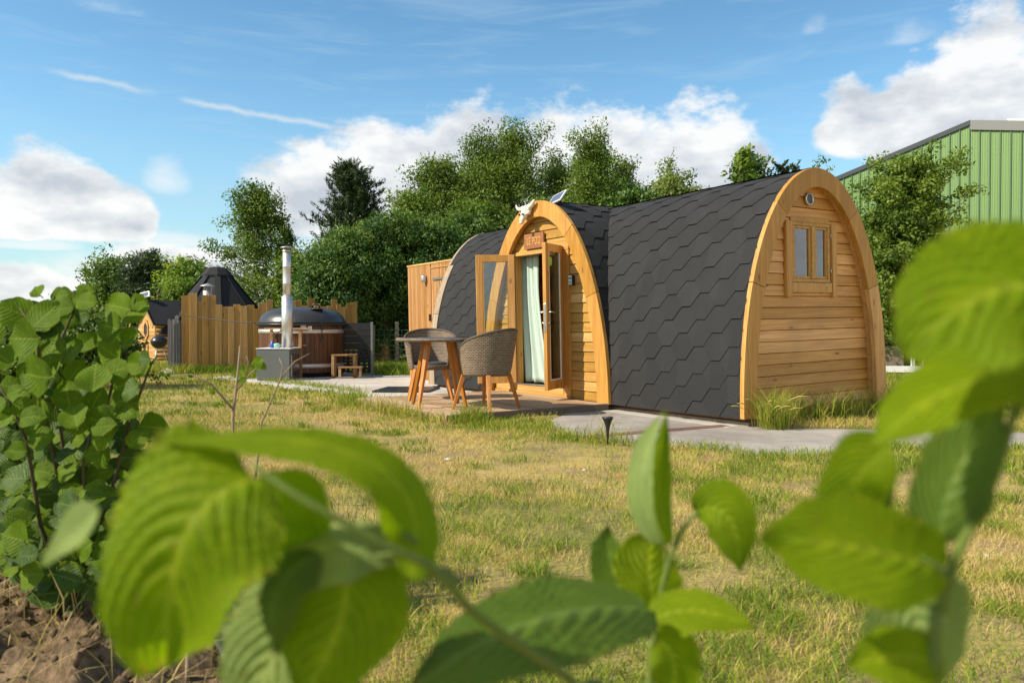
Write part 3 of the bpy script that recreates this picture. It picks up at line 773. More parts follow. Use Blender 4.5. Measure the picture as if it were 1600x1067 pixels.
# --- door frame, leaves, curtain
Y0 = .03
fr = MB()
for x0, x1 in ((-3.885, -3.745), (-2.745, -2.612)): fr.t = rnd.random(); fr.box(x0, x1, Y0 - .005, Y0 + .10, .03 if x0 < -3 else .03, 1.815)
frame = fr.build('door_frame', 'goldZ', pod, .006)
hd = MB(); hd.box(-3.885, -2.612, Y0 - .007, Y0 + .10, 1.817, 1.868); hd.build('head', 'gold', frame, .005)
th = MB(); th.box(-4.36, -2.613, Y0 - .03, Y0 + .055, -.01, .045); th.t = .8; th.box(-3.744, -2.746, Y0 - .012, Y0 + .10, .046, .128); th.box(-4.36, -3.886, Y0 - .012, Y0 + .05, .046, .128)
th.build('threshold', 'gold', frame, .004)
si = MB(); si.box(-3.744, -2.746, Y0 - .02, Y0 + .06, .129, .139); si.build('door_sill', 'chrome', frame)
for z in (.42, 1.05, 1.62):
    hg = MB(); hg.box(-3.80, -3.765, Y0 - .010, Y0 - .0055, z - .05, z + .05); hg.build('hinge', 'brass', frame)
def leaf_parts(hx, ang, w, sgn, ztop, label):
    """leaf hinged at hx; swings outwards by ang; sgn -1 opens to the right of its jamb"""
    t = R(ang); a = Vector((sgn * math.cos(t), -math.sin(t), 0)); nn = Vector((0, 0, 1)).cross(a)
    M = Matrix(((a.x, nn.x, 0, hx), (a.y, nn.y, 0, Y0 - .012), (0, 0, 1, 0), (0, 0, 0, 1)))
    th_ = .046; zb = .142; mb = MB(); sw = .088
    for x0, x1 in ((.004, sw), (w - sw, w)): mb.t = rnd.random(); mb.box(x0, x1, -th_ / 2, th_ / 2, zb, ztop, M)
    mb.t = rnd.random(); mb.box(sw + .0005, w - sw - .0005, -th_ / 2 + .001, th_ / 2 - .001, ztop - .095, ztop - .001, M)
    mb.t = rnd.random(); mb.box(sw + .0005, w - sw - .0005, -th_ / 2 + .001, th_ / 2 - .001, zb + .001, zb + .105, M)
    d = mb.build('door', 'goldZ', pod, .005)
    g = MB(); g.box(sw + .001, w - sw - .001, -.010, .010, zb + .107, ztop - .097, M); g.build('pane', 'glass', d)
    b = MB()
    for s_ in (-1, 1):
        y0, y1 = (-.021, -.0115) if s_ < 0 else (.0115, .021)
        b.box(sw + .001, sw + .016, y0, y1, zb + .107, ztop - .097, M); b.box(w - sw - .016, w - sw - .001, y0, y1, zb + .107, ztop - .097, M)
        b.box(sw + .017, w - sw - .017, y0, y1, zb + .107, zb + .122, M)
    b.build('glazing_bead', 'white' if sgn < 0 else 'goldZ', d)
    return d, M
dl, ML = leaf_parts(-3.748, 119, .52, 1, 1.845, '')
dr, MR = leaf_parts(-2.742, 118, .50, -1, 1.872, '')
h = MB()
for s_ in (-1, 1):
    h.box(.452, .476, s_ * .025 - .003, s_ * .025 + .003, .86, 1.13, MR)
    c = [MR @ Vector(p) for p in ((.464, s_ * .026, 1.06), (.464, s_ * .065, 1.06), (.44, s_ * .07, 1.06), (.345, s_ * .066, 1.052))]
    h.tube(c, .009, 8)
    h.tube([MR @ Vector((.464, s_ * .026, .93)), MR @ Vector((.464, s_ * .05, .93))], .012, 10)
h.box(.497, .5035, -.012, .012, .82, 1.16, MR)
h.build('handle', 'chrome', dr, .002)
st = MB(); 
c = [MR @ Vector((.33 + .026 * math.cos(a), -0.0125, 1.66 + .052 * math.sin(a))) for a in np.linspace(0, 2 * math.pi, 20)[:-1]]
st.prism(c, MR.to_3x3() @ Vector((0, .025, 0))); st.build('sticker', 'sticker', dr, fix=True)
cu = MB()
def cfn(a, b):
    wdt = .245 + .26 * max(0, (1 - b) - .25) ** 1.5 * 1.25; x = -3.90 + (wdt + .185) * a
    return ((x, .20 + .03 * math.sin(a * 19 + .6 * b) * (1.1 - .35 * b) + .012 * math.sin(a * 41 + b * 3), .15 + 1.70 * b), (a, b))
cu.grid(cfn, 70, 24)
cu.build('curtain', 'curtain', pod, solid=.003)
rl = MB(); rl.tube([(-3.92, .2, 1.865), (-2.7, .2, 1.865)], .012, 8); rl.build('curtain_rail', 'chrome', pod)
m = MB(); m.box(-4.1, -2.2, .50, .52, .03, 1.95); m.build('inner_wall', 'inside', pod)
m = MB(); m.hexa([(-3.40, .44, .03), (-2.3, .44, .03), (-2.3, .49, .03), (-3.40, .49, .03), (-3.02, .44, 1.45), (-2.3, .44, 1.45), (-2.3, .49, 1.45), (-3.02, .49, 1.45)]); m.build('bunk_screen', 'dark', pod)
m = MB(); m.box(-3.36, -3.0, .28, .42, .03, .44); m.build('bench', 'inside', pod, .01)

# --- things fixed to the pod
def at_pod(name, x, y, z): 
    o = empty(name, (0, 0, 0)); o.matrix_world = POD @ Matrix.Translation((x, y, z)); return o
kp = at_pod('key_box', -2.541, .046, 1.439)
m = MB(); m.box(-.036, .036, -.055, -.012, -.062, .062); m.build('case', 'black', kp, .008)
m = MB(); m.box(-.031, .031, -.0585, -.0555, -.052, .055); m.build('face_plate', 'chrome', kp, .001)
m = MB(); m.box(-.024, .024, -.0615, -.059, .008, .042); m.build('display', 'pv', kp)
m = MB()
for i in range(3):
    for j in range(4): m.box(-.022 + i * .0165, -.011 + i * .0165, -.0615, -.059, -.045 + j * .012, -.037 + j * .012)
m.build('keypad', 'stovegrey', kp)
tag(kp, 'small grey key safe with keypad on the planks right of the open doors', 'key safe')

sg = at_pod('name_sign', -3.295, .022, 1.985)
m = MB(); m.box(-.21, .21, -.018, .006, -.098, .096); m.build('board', 'sign', sg, .004)
m = MB(); m.tube([(-.13, -.004, .097), (.0, -.002, .205), (.13, -.004, .097)], .0022, 5); m.build('cord', 'cable', sg)
def lettering(txt, parent, width, height, M, mat):
    cu_ = bpy.data.curves.new('lettering', 'FONT'); cu_.body = txt; cu_.size = 1; cu_.extrude = .004; cu_.align_x = 'CENTER'; cu_.space_character = 1.2
    t = bpy.data.objects.new('lettering', cu_); col.objects.link(t)
    dg = bpy.context.evaluated_depsgraph_get(); me = bpy.data.meshes.new_from_object(t.evaluated_get(dg)); col.objects.unlink(t); bpy.data.objects.remove(t)
    co = np.array([v.co for v in me.vertices]); lo, hi = co.min(0), co.max(0)
    for v in me.vertices:
        q = Vector(((v.co.x - (lo[0] + hi[0]) / 2) / (hi[0] - lo[0]) * width, (v.co.y - lo[1]) / (hi[1] - lo[1]) * height, v.co.z))
        v.co = M @ q
    me.materials.append(MT[mat]) if not me.materials else None
    me.materials.clear(); me.materials.append(MT[mat])
    o = bpy.data.objects.new('lettering', me); col.objects.link(o); o.parent = parent; return o
MT['gilt'] = plain('pale routed letters', (.62, .36, .07), .6, 0, .1, 30, .02)
lettering('LE POD', sg, .29, .095, Matrix(((1, 0, 0, .005), (0, 0, -1, -.0185), (0, 1, 0, -.048), (0, 0, 0, 1))), 'gilt')
tag(sg, 'brown wooden name board hung on a cord above the open doors', 'sign')

sk = at_pod('animal_skull', -3.31, -.075, 2.345)
def icos(bm, c, r, s=(1, 1, 1), sub=2, rot=None):
    q = bmesh.ops.create_icosphere(bm, subdivisions=sub, radius=r)
    for v in q['verts']:
        p = Vector((v.co.x * s[0], v.co.y * s[1], v.co.z * s[2]))
        if rot: p = rot @ p
        v.co = p + Vector(c)
bm = bmesh.new()
icos(bm, (.02, -.02, .03), .085, (1.0, .7, .72)); icos(bm, (.0, -.05, -.035), .06, (.9, .75, 1.1)); icos(bm, (-.02, -.07, -.095), .042, (.9, .8, 1.2))
icos(bm, (-.03, -.075, -.135), .034, (1.0, .8, .6)); icos(bm, (-.062, -.02, -.015), .032, (1, 1, 1)); icos(bm, (.07, -.03, -.015), .032)
for (px_, r) in (((-.07, -.02, .05), .042), ((-.105, -.02, .048), .036), ((-.14, -.022, .05), .03), ((-.17, -.025, .062), .025), ((-.19, -.027, .082), .020), ((-.20, -.028, .10), .014), ((-.204, -.028, .116), .009),
                 ((.09, -.02, .06), .044), ((.12, -.02, .07), .040), ((.145, -.022, .085), .034), ((.165, -.024, .102), .028), ((.18, -.025, .12), .02)):
    icos(bm, px_, r, (1, 1, 1), 1)
me = bpy.data.meshes.new('skull'); bm.to_mesh(me); bm.free(); me.materials.append(MT['bone'])
for p in me.polygons: p.use_smooth = True
so = bpy.data.objects.new('skull', me); col.objects.link(so); so.parent = sk
md = so.modifiers.new('join', 'REMESH'); md.mode = 'VOXEL'; md.voxel_size = .008; md.use_smooth_shade = True
for x in (-.038, .035):
    m = MB(); m.lathe([(.0, .012), (.012, .010), (.017, 0), (.012, -.010), (0, -.012)], 12, (x, -.098, -.035)); m.build('eye_socket', 'dark', sk)
tag(sk, 'bleached horned animal skull fixed to the top of the front arch', 'skull')

pv = at_pod('solar_light', -2.84, .10, 2.44)
T = Matrix.Translation((-.02, 0, .0)) @ Matrix.Scale(.8, 4) @ Matrix.Rotation(R(-9), 4, 'Y') @ Matrix.Rotation(R(48), 4, 'X')
m = MB(); m.box(-.168, .168, -.118, .118, .05, .072, T); m.build('panel_frame', 'whitep', pv, .003)
m = MB(); m.box(-.146, .146, -.096, .096, .0725, .0745, T); m.build('panel', 'pv', pv)
m = MB(); m.tube([(0, 0, -.03), (0, 0, .05)], .013, 8); m.build('bracket', 'black', pv)
tag(pv, 'tilted white framed solar panel on the ridge behind the skull', 'solar panel')
# ------------------------------------------------------------------ deck
RZ = math.atan2(-.82579, .56394)
DK = empty('wooden_deck', (2.1667, 7.286, 0), RZ)
m = MB(); y = -2.10
while y < -.06:
    m.t = rnd.random(); m.box(-4.10, -1.865, y, min(y + .138, -.045), .060, .085 + rnd.uniform(-.0015, .0015)); y += .145
m.build('deck_boards', 'deck', DK, .004)
m = MB(); m.t = .4; m.box(-1.862, -1.838, -2.10, -.05, -.06, .083); m.build('side_board', 'fascia', DK, .003)
m = MB(); m.t = .6; m.box(-4.10, -1.864, -2.128, -2.104, -.06, .083); m.build('front_board', 'deck', DK, .003)
m = MB()
for x in (-3.9, -3.0, -2.05): m.box(x - .03, x + .03, -2.09, -.06, -.06, .058)
m.build('joist', 'fascia', DK)
tag(DK, 'low wooden deck in front of the open doors carrying the table and two chairs', 'deck')
DZ = .0865

# ------------------------------------------------------------------ wicker table and chairs
def wicker_chair():
    root = empty('wicker_chair', (0, 0, 0))
    PH = R(128)
    def rim(a):       # height of the shell's upper edge
        k = abs(a) / PH; return .835 - .205 * (k ** 1.7)
    def shell(a, b):
        ph = -PH + 2 * PH * a; z0, z1 = .355, rim(ph); z = z0 + (z1 - z0) * b
        f = ((z - .355) / .48) ** .8
        rx = .245 + .075 * f; ry = .235 + (.095 - .05 * min(1, abs(ph) / PH)) * f
        return ((math.sin(ph) * rx, math.cos(ph) * ry, z), (ph * .28, z))
    s = MB(); s.grid(shell, 64, 16); sh = s.build('shell', 'wicker', root, solid=.022)
    r = MB(); P = [shell(i / 48, 1)[0] for i in range(49)]
    P = [Vector(shell(0, k / 6)[0]) for k in range(6)] + [Vector(p) for p in P] + [Vector(shell(1, k / 6)[0]) for k in range(5, -1, -1)]
    r.tube(P, .0165, 8); r.build('rolled_edge', 'wicker', root)
    p = MB()
    def pan(a, b): ph = 2 * math.pi * a; return ((math.sin(ph) * .24 * b, math.cos(ph) * .23 * b, .362), (math.sin(ph) * b * .24, math.cos(ph) * b * .24))
    p.grid(pan, 40, 3)
    def apron(a, b): ph = PH - .05 + (2 * math.pi - 2 * PH + .1) * a; return ((math.sin(ph) * (.247 + .01 * b), math.cos(ph) * (.237 + .012 * b), .355 + .055 * b), (ph * .28, b * .06))
    p.grid(apron, 20, 3); p.build('seat_pan', 'wicker', root, solid=.015)
    c = MB(); c.lathe([(0, .062), (.17, .060), (.205, .050), (.218, .030), (.205, .008), (.17, 0), (0, 0)], 36, (0, -.015, .385)); c.build('cushion', 'cushion', root)
    for sx, sy in ((-1, -1), (1, -1), (1, 1), (-1, 1)):
        l = MB(); l.t = rnd.random(); l.bar((sx * .175, sy * .165, .36), (sx * .255, sy * .245, 0), .048, .048, (sx, sy, 0), .03, .03); l.build('leg', 'leg', root, .005)
    return root
ch = wicker_chair(); ch.location = (-.27, 8.22, DZ); ch.rotation_euler = (0, 0, R(-127))
tag(ch, 'wicker tub chair seen from behind on the deck right of the round table', 'chair', 'wicker tub chairs')
c2 = copy_tree(ch); c2.location = (-.985, 9.40, DZ); c2.rotation_euler = (0, 0, R(8))
tag(c2, 'wicker tub chair facing the camera behind the round table on the deck', 'chair')
c3 = copy_tree(ch); c3.location = (-11.0, 22.0, 0); c3.rotation_euler = (0, 0, R(100))
tag(c3, 'far wicker tub chair on the grass beside the log hut porch', 'chair')
def wicker_table():
    root = empty('wicker_table', (0, 0, 0))
    t = MB(); t.lathe([(0, .708), (.40, .706), (.445, .704), (.463, .712), (.470, .725), (.463, .738), (.445, .745), (.42, .744), (0, .743)], 64, uv=True); t.build('tabletop', 'wicker', root)
    g = MB(); g.lathe([(0, .7445), (.405, .7445), (.407, .748), (.405, .7495), (0, .7495)], 64); g.build('glass_plate', 'glass', root)
    for k in range(4):
        a = math.pi / 4 + k * math.pi / 2; l = MB(); l.t = rnd.random()
        l.bar((.19 * math.cos(a), .19 * math.sin(a), .706), (.36 * math.cos(a), .36 * math.sin(a), 0), .055, .055, (math.cos(a), math.sin(a), 0), .032, .032); l.build('leg', 'leg', root, .005)
    return root
tb = wicker_table(); tb.location = (-.80, 8.52, DZ); tb.rotation_euler = (0, 0, R(14))
tag(tb, 'round wicker table with splayed orange wooden legs standing on the deck', 'table', 'round wicker tables')
t2 = copy_tree(tb); t2.location = (-12.0, 22.6, 0)
tag(t2, 'far round wicker table on the grass half hidden by the leafy hazel shrub', 'table')

# ------------------------------------------------------------------ shower cabin behind the far end of the pod
cb = at_pod('slatted_cabin', 0, 0, 0)
m = MB(); m.box(-8.02, -6.2, .635, 2.35, -.08, 1.96); m.build('body', 'dark', cb)
m = MB(); x = -8.04
while x < -6.21:
    if not (-7.225 < x < -7.15): m.t = rnd.random(); m.box(x, x + .036, .605, .632, -.06, 1.985)
    x += .0445
y = .64
while y < 2.34: m.t = rnd.random(); m.box(-8.048, -8.023, y, y + .036, -.06, 1.985); y += .0445
m.build('slat_cladding', 'slat', cb, .003, 1)
m = MB(); m.t = .9; m.box(-8.055, -6.2, .595, 2.38, 1.987, 2.015); m.build('roof_edge', 'gold', cb, .003)
m = MB(); m.t = .5; m.box(-7.21, -7.155, .592, .631, -.06, 1.93); m.box(-7.154, -6.2, .592, .604, 1.905, 1.93); dj = m.build('door', 'slat', cb, .003)
m = MB(); m.box(-7.08, -6.45, .584, .5895, 1.70, 1.735); m.build('strap_hinge', 'stovegrey', dj)
m = MB(); m.box(-7.385, -7.315, .565, .604, 1.79, 1.80); m.lathe([(0, .14), (.03, .135), (.045, .11), (.048, .03), (.04, 0), (0, 0)], 20, (-7.35, .565, 1.67)); m.build('wall_lamp', 'chrome', cb)
m = MB(); m.box(-7.20, -7.165, .565, .591, 1.0, 1.12); m.build('lock', 'black', dj, .006)
tag(cb, 'orange slatted wooden cabin standing behind the far end of the pod', 'cabin')

# ------------------------------------------------------------------ hot tub
TX, TY, TR = -4.08, 15.2, .815
ht = empty('hot_tub', (TX, TY, 0))
m = MB(); n = 60; prof = []
for k in range(n):
    a0, a1 = 2 * math.pi * k / n + .0035, 2 * math.pi * (k + 1) / n - .0035
    m.t = rnd.random()
    P = []
    for z in (.10, .985):
        P += [(r * math.cos(a), r * math.sin(a), z) for r, a in ((TR - .05, a0), (TR, a0), (TR, a1), (TR - .05, a1))]
    m.hexa(P)
m.build('staves', 'stave', ht)
m = MB(); m.lathe([(0, .0), (TR - .06, 0), (TR - .06, .97), (0, .97)], 48); m.build('liner', 'black', ht)
m = MB()
for z in (.835, .19): m.lathe([(TR + .001, z), (TR + .009, z + .002), (TR + .009, z + .073), (TR + .001, z + .075)], 60)
m.build('hoop', 'bandsteel', ht)
m = MB(); m.lathe([(TR - .02, .985), (TR + .065, .985), (TR + .07, 1.0), (TR + .065, 1.018), (TR - .02, 1.02)], 64); m.build('rim', 'black', ht)
m = MB(); m.lathe([(TR + .02, 1.021), (TR + .012, 1.05), (TR - .01, 1.10), (TR - .05, 1.165), (TR - .13, 1.235), (TR - .25, 1.285), (.40, 1.32), (.2, 1.335), (0, 1.338)], 64)
lid = m.build('lid', 'lid', ht)
m = MB(); m.tube([(.26, -.30, 1.31), (.26, -.31, 1.37), (.30, -.315, 1.385), (.37, -.315, 1.38), (.40, -.31, 1.36), (.40, -.30, 1.30)], .014, 8); m.build('handle', 'black', lid)
m = MB(); m.lathe([(.11, .0), (.12, .012), (.13, 0)], 30, (.38, -.42, 1.288)); m.build('ring', 'lid', lid)
m = MB()
for a, w_, z0, z1, mt in ((-74, .05, .90, .99, 0), (-66, .035, .885, .97, 0)): 
    t = R(a); c = Vector((math.cos(t), math.sin(t), 0)) * (TR + .012); u = Vector((-math.sin(t), math.cos(t), 0))
    m.prism([tuple(c + u * sx * w_ + Vector((0, 0, z))) for sx, z in ((-1, z0), (1, z0), (1, z1), (-1, z1))], tuple(c.normalized() * .006))
m.build('plate', 'white', ht, fix=True)
m = MB(); t = R(-50); c = Vector((math.cos(t), math.sin(t), 0)) * (TR + .02)
m.box(c.x - .02, c.x + .02, c.y - .015, c.y + .01, .93, 1.03); m.tube([(c.x, c.y - .01, .93), (c.x + .005, c.y - .015, .70)], .008, 6); m.box(c.x - .02, c.x + .025, c.y - .03, c.y, .67, .74); m.build('lid_strap', 'black', ht)
sv = MB(); bx0, bx1, by0, by1 = -4.475 - TX, -3.90 - TX, 13.65 - TY, 14.32 - TY
sv.box(bx0, bx1, by0, by1, .02, .565); stv = sv.build('stove', 'stovegrey', ht, .008)
m = MB(); m.box(bx0 - .01, bx1 + .02, by0 - .01, by1 + .03, .567, .58); m.build('stove_top', 'white', stv, .002)
m = MB(); m.box(bx1 + .002, bx1 + .022, by0 + .08, by1 - .12, .07, .46); m.build('stove_door', 'chrome', stv, .006)
m = MB(); m.tube([(bx1 + .024, by0 + .12, .27), (bx1 + .06, by0 + .12, .27), (bx1 + .06, by0 + .12, .34)], .008, 6); m.build('door_handle', 'black', stv)
m = MB(); cxx, cyy = -4.03 - TX, 13.98 - TY
m.lathe([(.096, .581), (.096, 1.50), (.078, 1.503)], 28, (cxx, cyy, 0)); m.lathe([(.073, 1.45), (.073, 1.72), (.075, 1.725), (.075, 1.735), (.073, 1.74), (.073, 2.02), (.075, 2.025), (.075, 2.035), (.073, 2.04), (.073, 2.30)], 28, (cxx, cyy, 0))
fl = m.build('flue', 'steel', stv)
m = MB(); m.lathe([(.085, 2.301), (.085, 2.315), (.074, 2.32)], 24, (cxx, cyy, 0))
for k in range(3): a = k * 2.1; m.tube([(cxx + .078 * math.cos(a), cyy + .078 * math.sin(a), 2.30), (cxx + .085 * math.cos(a), cyy + .085 * math.sin(a), 2.37)], .006, 5)
m.lathe([(.118, 2.365), (.116, 2.372), (.05, 2.392), (0, 2.398)], 28, (cxx, cyy, 0)); m.build('rain_cap', 'steel', stv)
m = MB(); gy = 14.37 - TY
for px_ in (424.5, 469.5):
    x = (px_ - 800) / 1218 * 14.37 - TX; m.t = rnd.random(); m.box(x - .028, x + .028, gy - .025, gy + .025, .02, .905)
m.t = .8; m.box(-4.56 - TX, -3.72 - TX, gy - .04, gy + .02, .907, .935)
m.t = .6; m.box(-4.5 - TX, -3.80 - TX, gy + .026, gy + .045, .60, .63)
m.build('guard_rail', 'step', ht, .004)
tag(ht, 'round wood clad hot tub with dark domed lid and tall steel flue', 'hot tub')
def bottle(name, mat, x, y, z, r, h, label, cat):
    b = MB(); b.lathe([(0, 0), (r, .002), (r * 1.05, h * .3), (r, h * .62), (r * .4, h * .78), (r * .38, h), (0, h)], 16); o = b.build(name, mat); o.location = (x, y, z); tag(o, label, cat)
bottle('bottle', 'blue', -4.26, 13.85, .581, .036, .13, 'small blue bottle on the stove top left of the flue', 'bottle')
b = MB(); b.lathe([(0, 0), (.05, .0), (.062, .06), (.064, .07), (.02, .085), (0, .086)], 18); o = b.build('soap_tub', 'mint'); o.location = (-4.155, 13.8, .581); tag(o, 'pale mint tub on the stove top between bottle and flue', 'tub')

scn = empty('privacy_screen', (-3.02, 15.1, 0), R(-3))
m = MB()
for k in range(4): m.t = rnd.random(); z = 1.035 - (k + 1) * .13; m.box(-.29, .29, -.012, .012, z + .004, z + .128)
for k in range(7):
    z = .50 - (k + 1) * .062; m.t = rnd.random(); m.box(-.29, .29, -.018 if k % 2 else .004, -.004 if k % 2 else .018, z + .012, z + .05)
for k in range(6): x = -.26 + k * .104; m.t = rnd.random(); m.box(x - .028, x + .028, -.003, .003, .07, .51)
m.build('panel', 'blackboard', scn)
for x in (-.315, .312): m = MB(); m.box(x - .022, x + .022, -.025, .025, 0, 1.05); m.build('post', 'steel' if x < 0 else 'stovegrey', scn, .003)
tag(scn, 'black slatted screen with woven lower half right of the hot tub', 'screen')

stp = empty('wooden_steps', (-3.05, 14.45, .014), R(4))
m = MB()
for x0, x1, z in ((-.30, .15, .43), (-.14, .29, .215)):
    y0, y1 = (.0, .3) if z > .3 else (-.26, .03)
    for k in range(2): m.t = rnd.random(); m.box(x0, x1, y0 + k * (y1 - y0) / 2 + .004, y0 + (k + 1) * (y1 - y0) / 2 - .004, z - .028, z)
m.build('tread', 'step', stp, .004)
m = MB()
for x in (-.27, .12):
    for y in (.03, .27): m.t = rnd.random(); m.box(x - .026, x + .026, y - .026, y + .026, .03, .401)
for x in (-.11, .26): m.t = rnd.random(); m.box(x - .024, x + .024, -.235, -.185, .03, .186)
for x in (-.27, .12): m.t = rnd.random(); m.box(x - .02, x + .02, -.25, .30, 0, .029)
m.build('frame', 'step', stp, .004)
tag(stp, 'small two tread wooden step stool at the foot of the hot tub', 'steps')

# ------------------------------------------------------------------ tall board fence
fn = empty('board_fence', (-6.81, 16.1, 0))
path = [Vector((0, 0)), Vector((1.51, .45)), Vector((3.33, 1.2))]
m = MB(); s = 0; i = 0
segs = list(zip(path, path[1:])); tot = sum((b - a).length for a, b in segs)
hs = [1.58, 1.63, 1.47, 1.60, 1.60, 1.40, 1.36, 1.36, 1.41, 1.38, 1.40, 1.32, 1.44, 1.52, 1.33, 1.35, 1.42, 1.50, 1.51, 1.40, 1.55, 1.44, 1.38, 1.40, 1.54, 1.43, 1.38, 1.46, 1.48, 1.40, 1.45, 1.42, 1.38, 1.41, 1.53, 1.44, 1.41, 1.52, 1.5, 1.44, 1.58, 1.46]
while s < tot - .03:
    wd = rnd.uniform(.09, .15); q = s + wd / 2; acc = 0
    for a, b in segs:
        L = (b - a).length
        if q <= acc + L or (a, b) == segs[-1]:
            d = (b - a) / L; p = a + d * (q - acc); break
        acc += L
    M_ = Matrix(((d.x, -d.y, 0, p.x), (d.y, d.x, 0, p.y), (0, 0, 1, 0), (0, 0, 0, 1)))
    h = hs[i % len(hs)]; off = (0, -.024)[i % 2] + rnd.uniform(-.003, .003); m.t = rnd.random()
    m.box(-wd / 2 - .006, wd / 2 + .006, off - .011, off + .011, 0, h + .02, M_ @ Matrix.Rotation(R(rnd.uniform(-.5, .5)), 4, 'Y'))
    s += wd; i += 1
m.build('boards', 'fence', fn, .003, 1)
m = MB()
for z in (.35, 1.05):
    for a, b in segs: n_ = Vector((-(b - a).y, (b - a).x)).normalized() * .05; m.bar((*(a + n_), z), (*(b + n_), z), .09, .04)
m.build('rail', 'fence', fn)
tag(fn, 'golden brown fence of upright boards with uneven tops behind the hot tub', 'fence')
gf = empty('weathered_fence', (-6.88, 15.85, 0))
m = MB()
for k, (x, y, h, wd) in enumerate(((-.055, -.06, 1.13, .075), (.0, .0, 1.12, .07), (.045, .05, 1.2, .075), (.075, .1, 1.08, .08))):
    m.t = rnd.random(); pts = [(-wd / 2, 0), (wd / 2, 0), (wd / 2, h - .05), (wd * .1, h), (-wd / 2, h - .03)]
    m.prism([(x + a, y, z) for a, z in pts], (.0, .022, 0))
m.build('boards', 'grey', gf, fix=True)
tag(gf, 'short row of grey weathered pickets at the left end of the board fence', 'fence')
m = MB(); a, b = Vector((-6.72, 16.02, 1.2)), Vector((-4.93, 15.0, 1.03))
m.tube([a.lerp(b, t) + Vector((0, 0, -.025 * math.sin(math.pi * t))) for t in np.linspace(0, 1, 14)], .010, 6)
tag(m.build('cable', 'cable'), 'thin dark cable slung from the board fence to the hot tub rim', 'cable')
fp = empty('flue_pipe', (-7.1, 18.2, 0))
m = MB(); m.lathe([(.10, 0), (.10, 1.80), (.09, 1.80)], 20); m.build('pipe', 'steel', fp)
m = MB(); m.lathe([(.17, 1.905), (.165, 1.915), (.0, 1.975)], 20)
for k in range(3): m.tube([(.09 * math.cos(k * 2.1), .09 * math.sin(k * 2.1), 1.78), (.1 * math.cos(k * 2.1), .1 * math.sin(k * 2.1), 1.91)], .008, 5)
m.build('rain_cap', 'steel', fp)
tag(fp, 'short steel flue with a conical cap rising behind the board fence', 'flue')
def stone(name, x, y, z, r, s, seed, label, cat, mat='stone', group=None):
    bm = bmesh.new(); bmesh.ops.create_icosphere(bm, subdivisions=3, radius=r); rg = random.Random(seed)
    ph = [rg.uniform(0, 6) for _ in range(6)]
    for v in bm.verts:
        c = v.co; k = 1 + .18 * math.sin(c.x / r * 2.3 + ph[0]) + .14 * math.sin(c.y / r * 3.1 + ph[1]) + .1 * math.sin(c.z / r * 4 + ph[2]) + .06 * math.sin((c.x + c.y) / r * 7 + ph[3])
        v.co = Vector((c.x * k * s[0], c.y * k * s[1], c.z * k * s[2]))
    me = bpy.data.meshes.new(name); bm.to_mesh(me); bm.free(); me.materials.append(MT[mat])
    for p in me.polygons: p.use_smooth = True
    o = bpy.data.objects.new(name, me); col.objects.link(o); o.location = (x, y, z)
    return tag(o, label, cat, group)
stone('stone', -6.85, 15.5, .04, .13, (1.3, .9, .6), 3, 'pale rough stone block at the foot of the grey pickets', 'stone')

# ------------------------------------------------------------------ log hut (octagonal grill cabin)
KX, KY = -8.92, 23.6
kt = empty('log_hut', (KX, KY, 0))
def octa(r, z, a0=R(22.5), n=8): return [(r * math.cos(a0 + k * 2 * math.pi / n), r * math.sin(a0 + k * 2 * math.pi / n), z) for k in range(n)]
m = MB()
for row in range(7):
    z = .02 + row * .115
    for k in range(8):
        a, b = Vector(octa(1.72, z + .057)[k]), Vector(octa(1.72, z + .057)[(k + 1) % 8]); m.t = rnd.random(); d = (b - a).normalized() * .11
        m.tube([a - d, b + d], .058, 10)
m.build('log_wall', 'log', kt)
m = MB(); prof = [(2.12, .74), (2.13, .80), (1.62, 1.12), (1.2, 1.52), (.80, 2.0), (.45, 2.45), (.40, 2.52)]
rings = [m.pts(octa(r, z)) for r, z in prof]
for i, (a, b) in enumerate(zip(rings, rings[1:])):
    for k in range(8): m.t = .35 + .5 * rnd.random(); m.face((a + k, a + (k + 1) % 8, b + (k + 1) % 8, b + k))
m.face([rings[0] + k for k in reversed(range(8))])
for k in range(8):
    for i in range(1, 6):
        pa, pb = Vector(octa(*prof[i])[k]), Vector(octa(*prof[i + 1])[k]); m.t = .7; m.bar(pa * 1.004 + Vector((0, 0, .01)), pb * 1.004 + Vector((0, 0, .01)), .16, .02, pa)
for j in range(3):
    pass
m.build('roof', 'roof2', kt)
m = MB(); prof = [(.47, 2.47), (.47, 2.52), (.27, 2.74), (.20, 2.76)]
rings = [m.pts(octa(r, z)) for r, z in prof]
for a, b in zip(rings, rings[1:]):
    for k in range(8): m.face((a + k, a + (k + 1) % 8, b + (k + 1) % 8, b + k))
m.face([rings[0] + k for k in reversed(range(8))]); m.face([rings[-1] + k for k in range(8)]); m.build('roof_cap', 'roof2', kt)
A = math.atan2(-.72, -.70); MK = Matrix.Rotation(A, 4, 'Z')      # porch axis
m = MB()
for row in range(9):
    z = .02 + row * .115
    for s_ in (-1, 1): m.t = rnd.random(); m.tube([MK @ Vector((1.2, s_ * .58, z + .057)), MK @ Vector((2.05, s_ * .58, z + .057))], .057, 10)
m.t = .7; m.prism([MK @ Vector((2.02, y, z)) for y, z in ((-.62, .02), (.62, .02), (.62, 1.08), (0, 1.62), (-.62, 1.08))], MK.to_3x3() @ Vector((.04, 0, 0)))
for k in range(9): m.t = rnd.random(); m.prism([MK @ Vector((2.061, y, z)) for y, z in ((-.6, .03 + k * .115), (.6, .03 + k * .115), (.6, .135 + k * .115), (-.6, .135 + k * .115))], MK.to_3x3() @ Vector((.018, 0, 0)))
m.build('porch_wall', 'log', kt, fix=True)
m = MB()
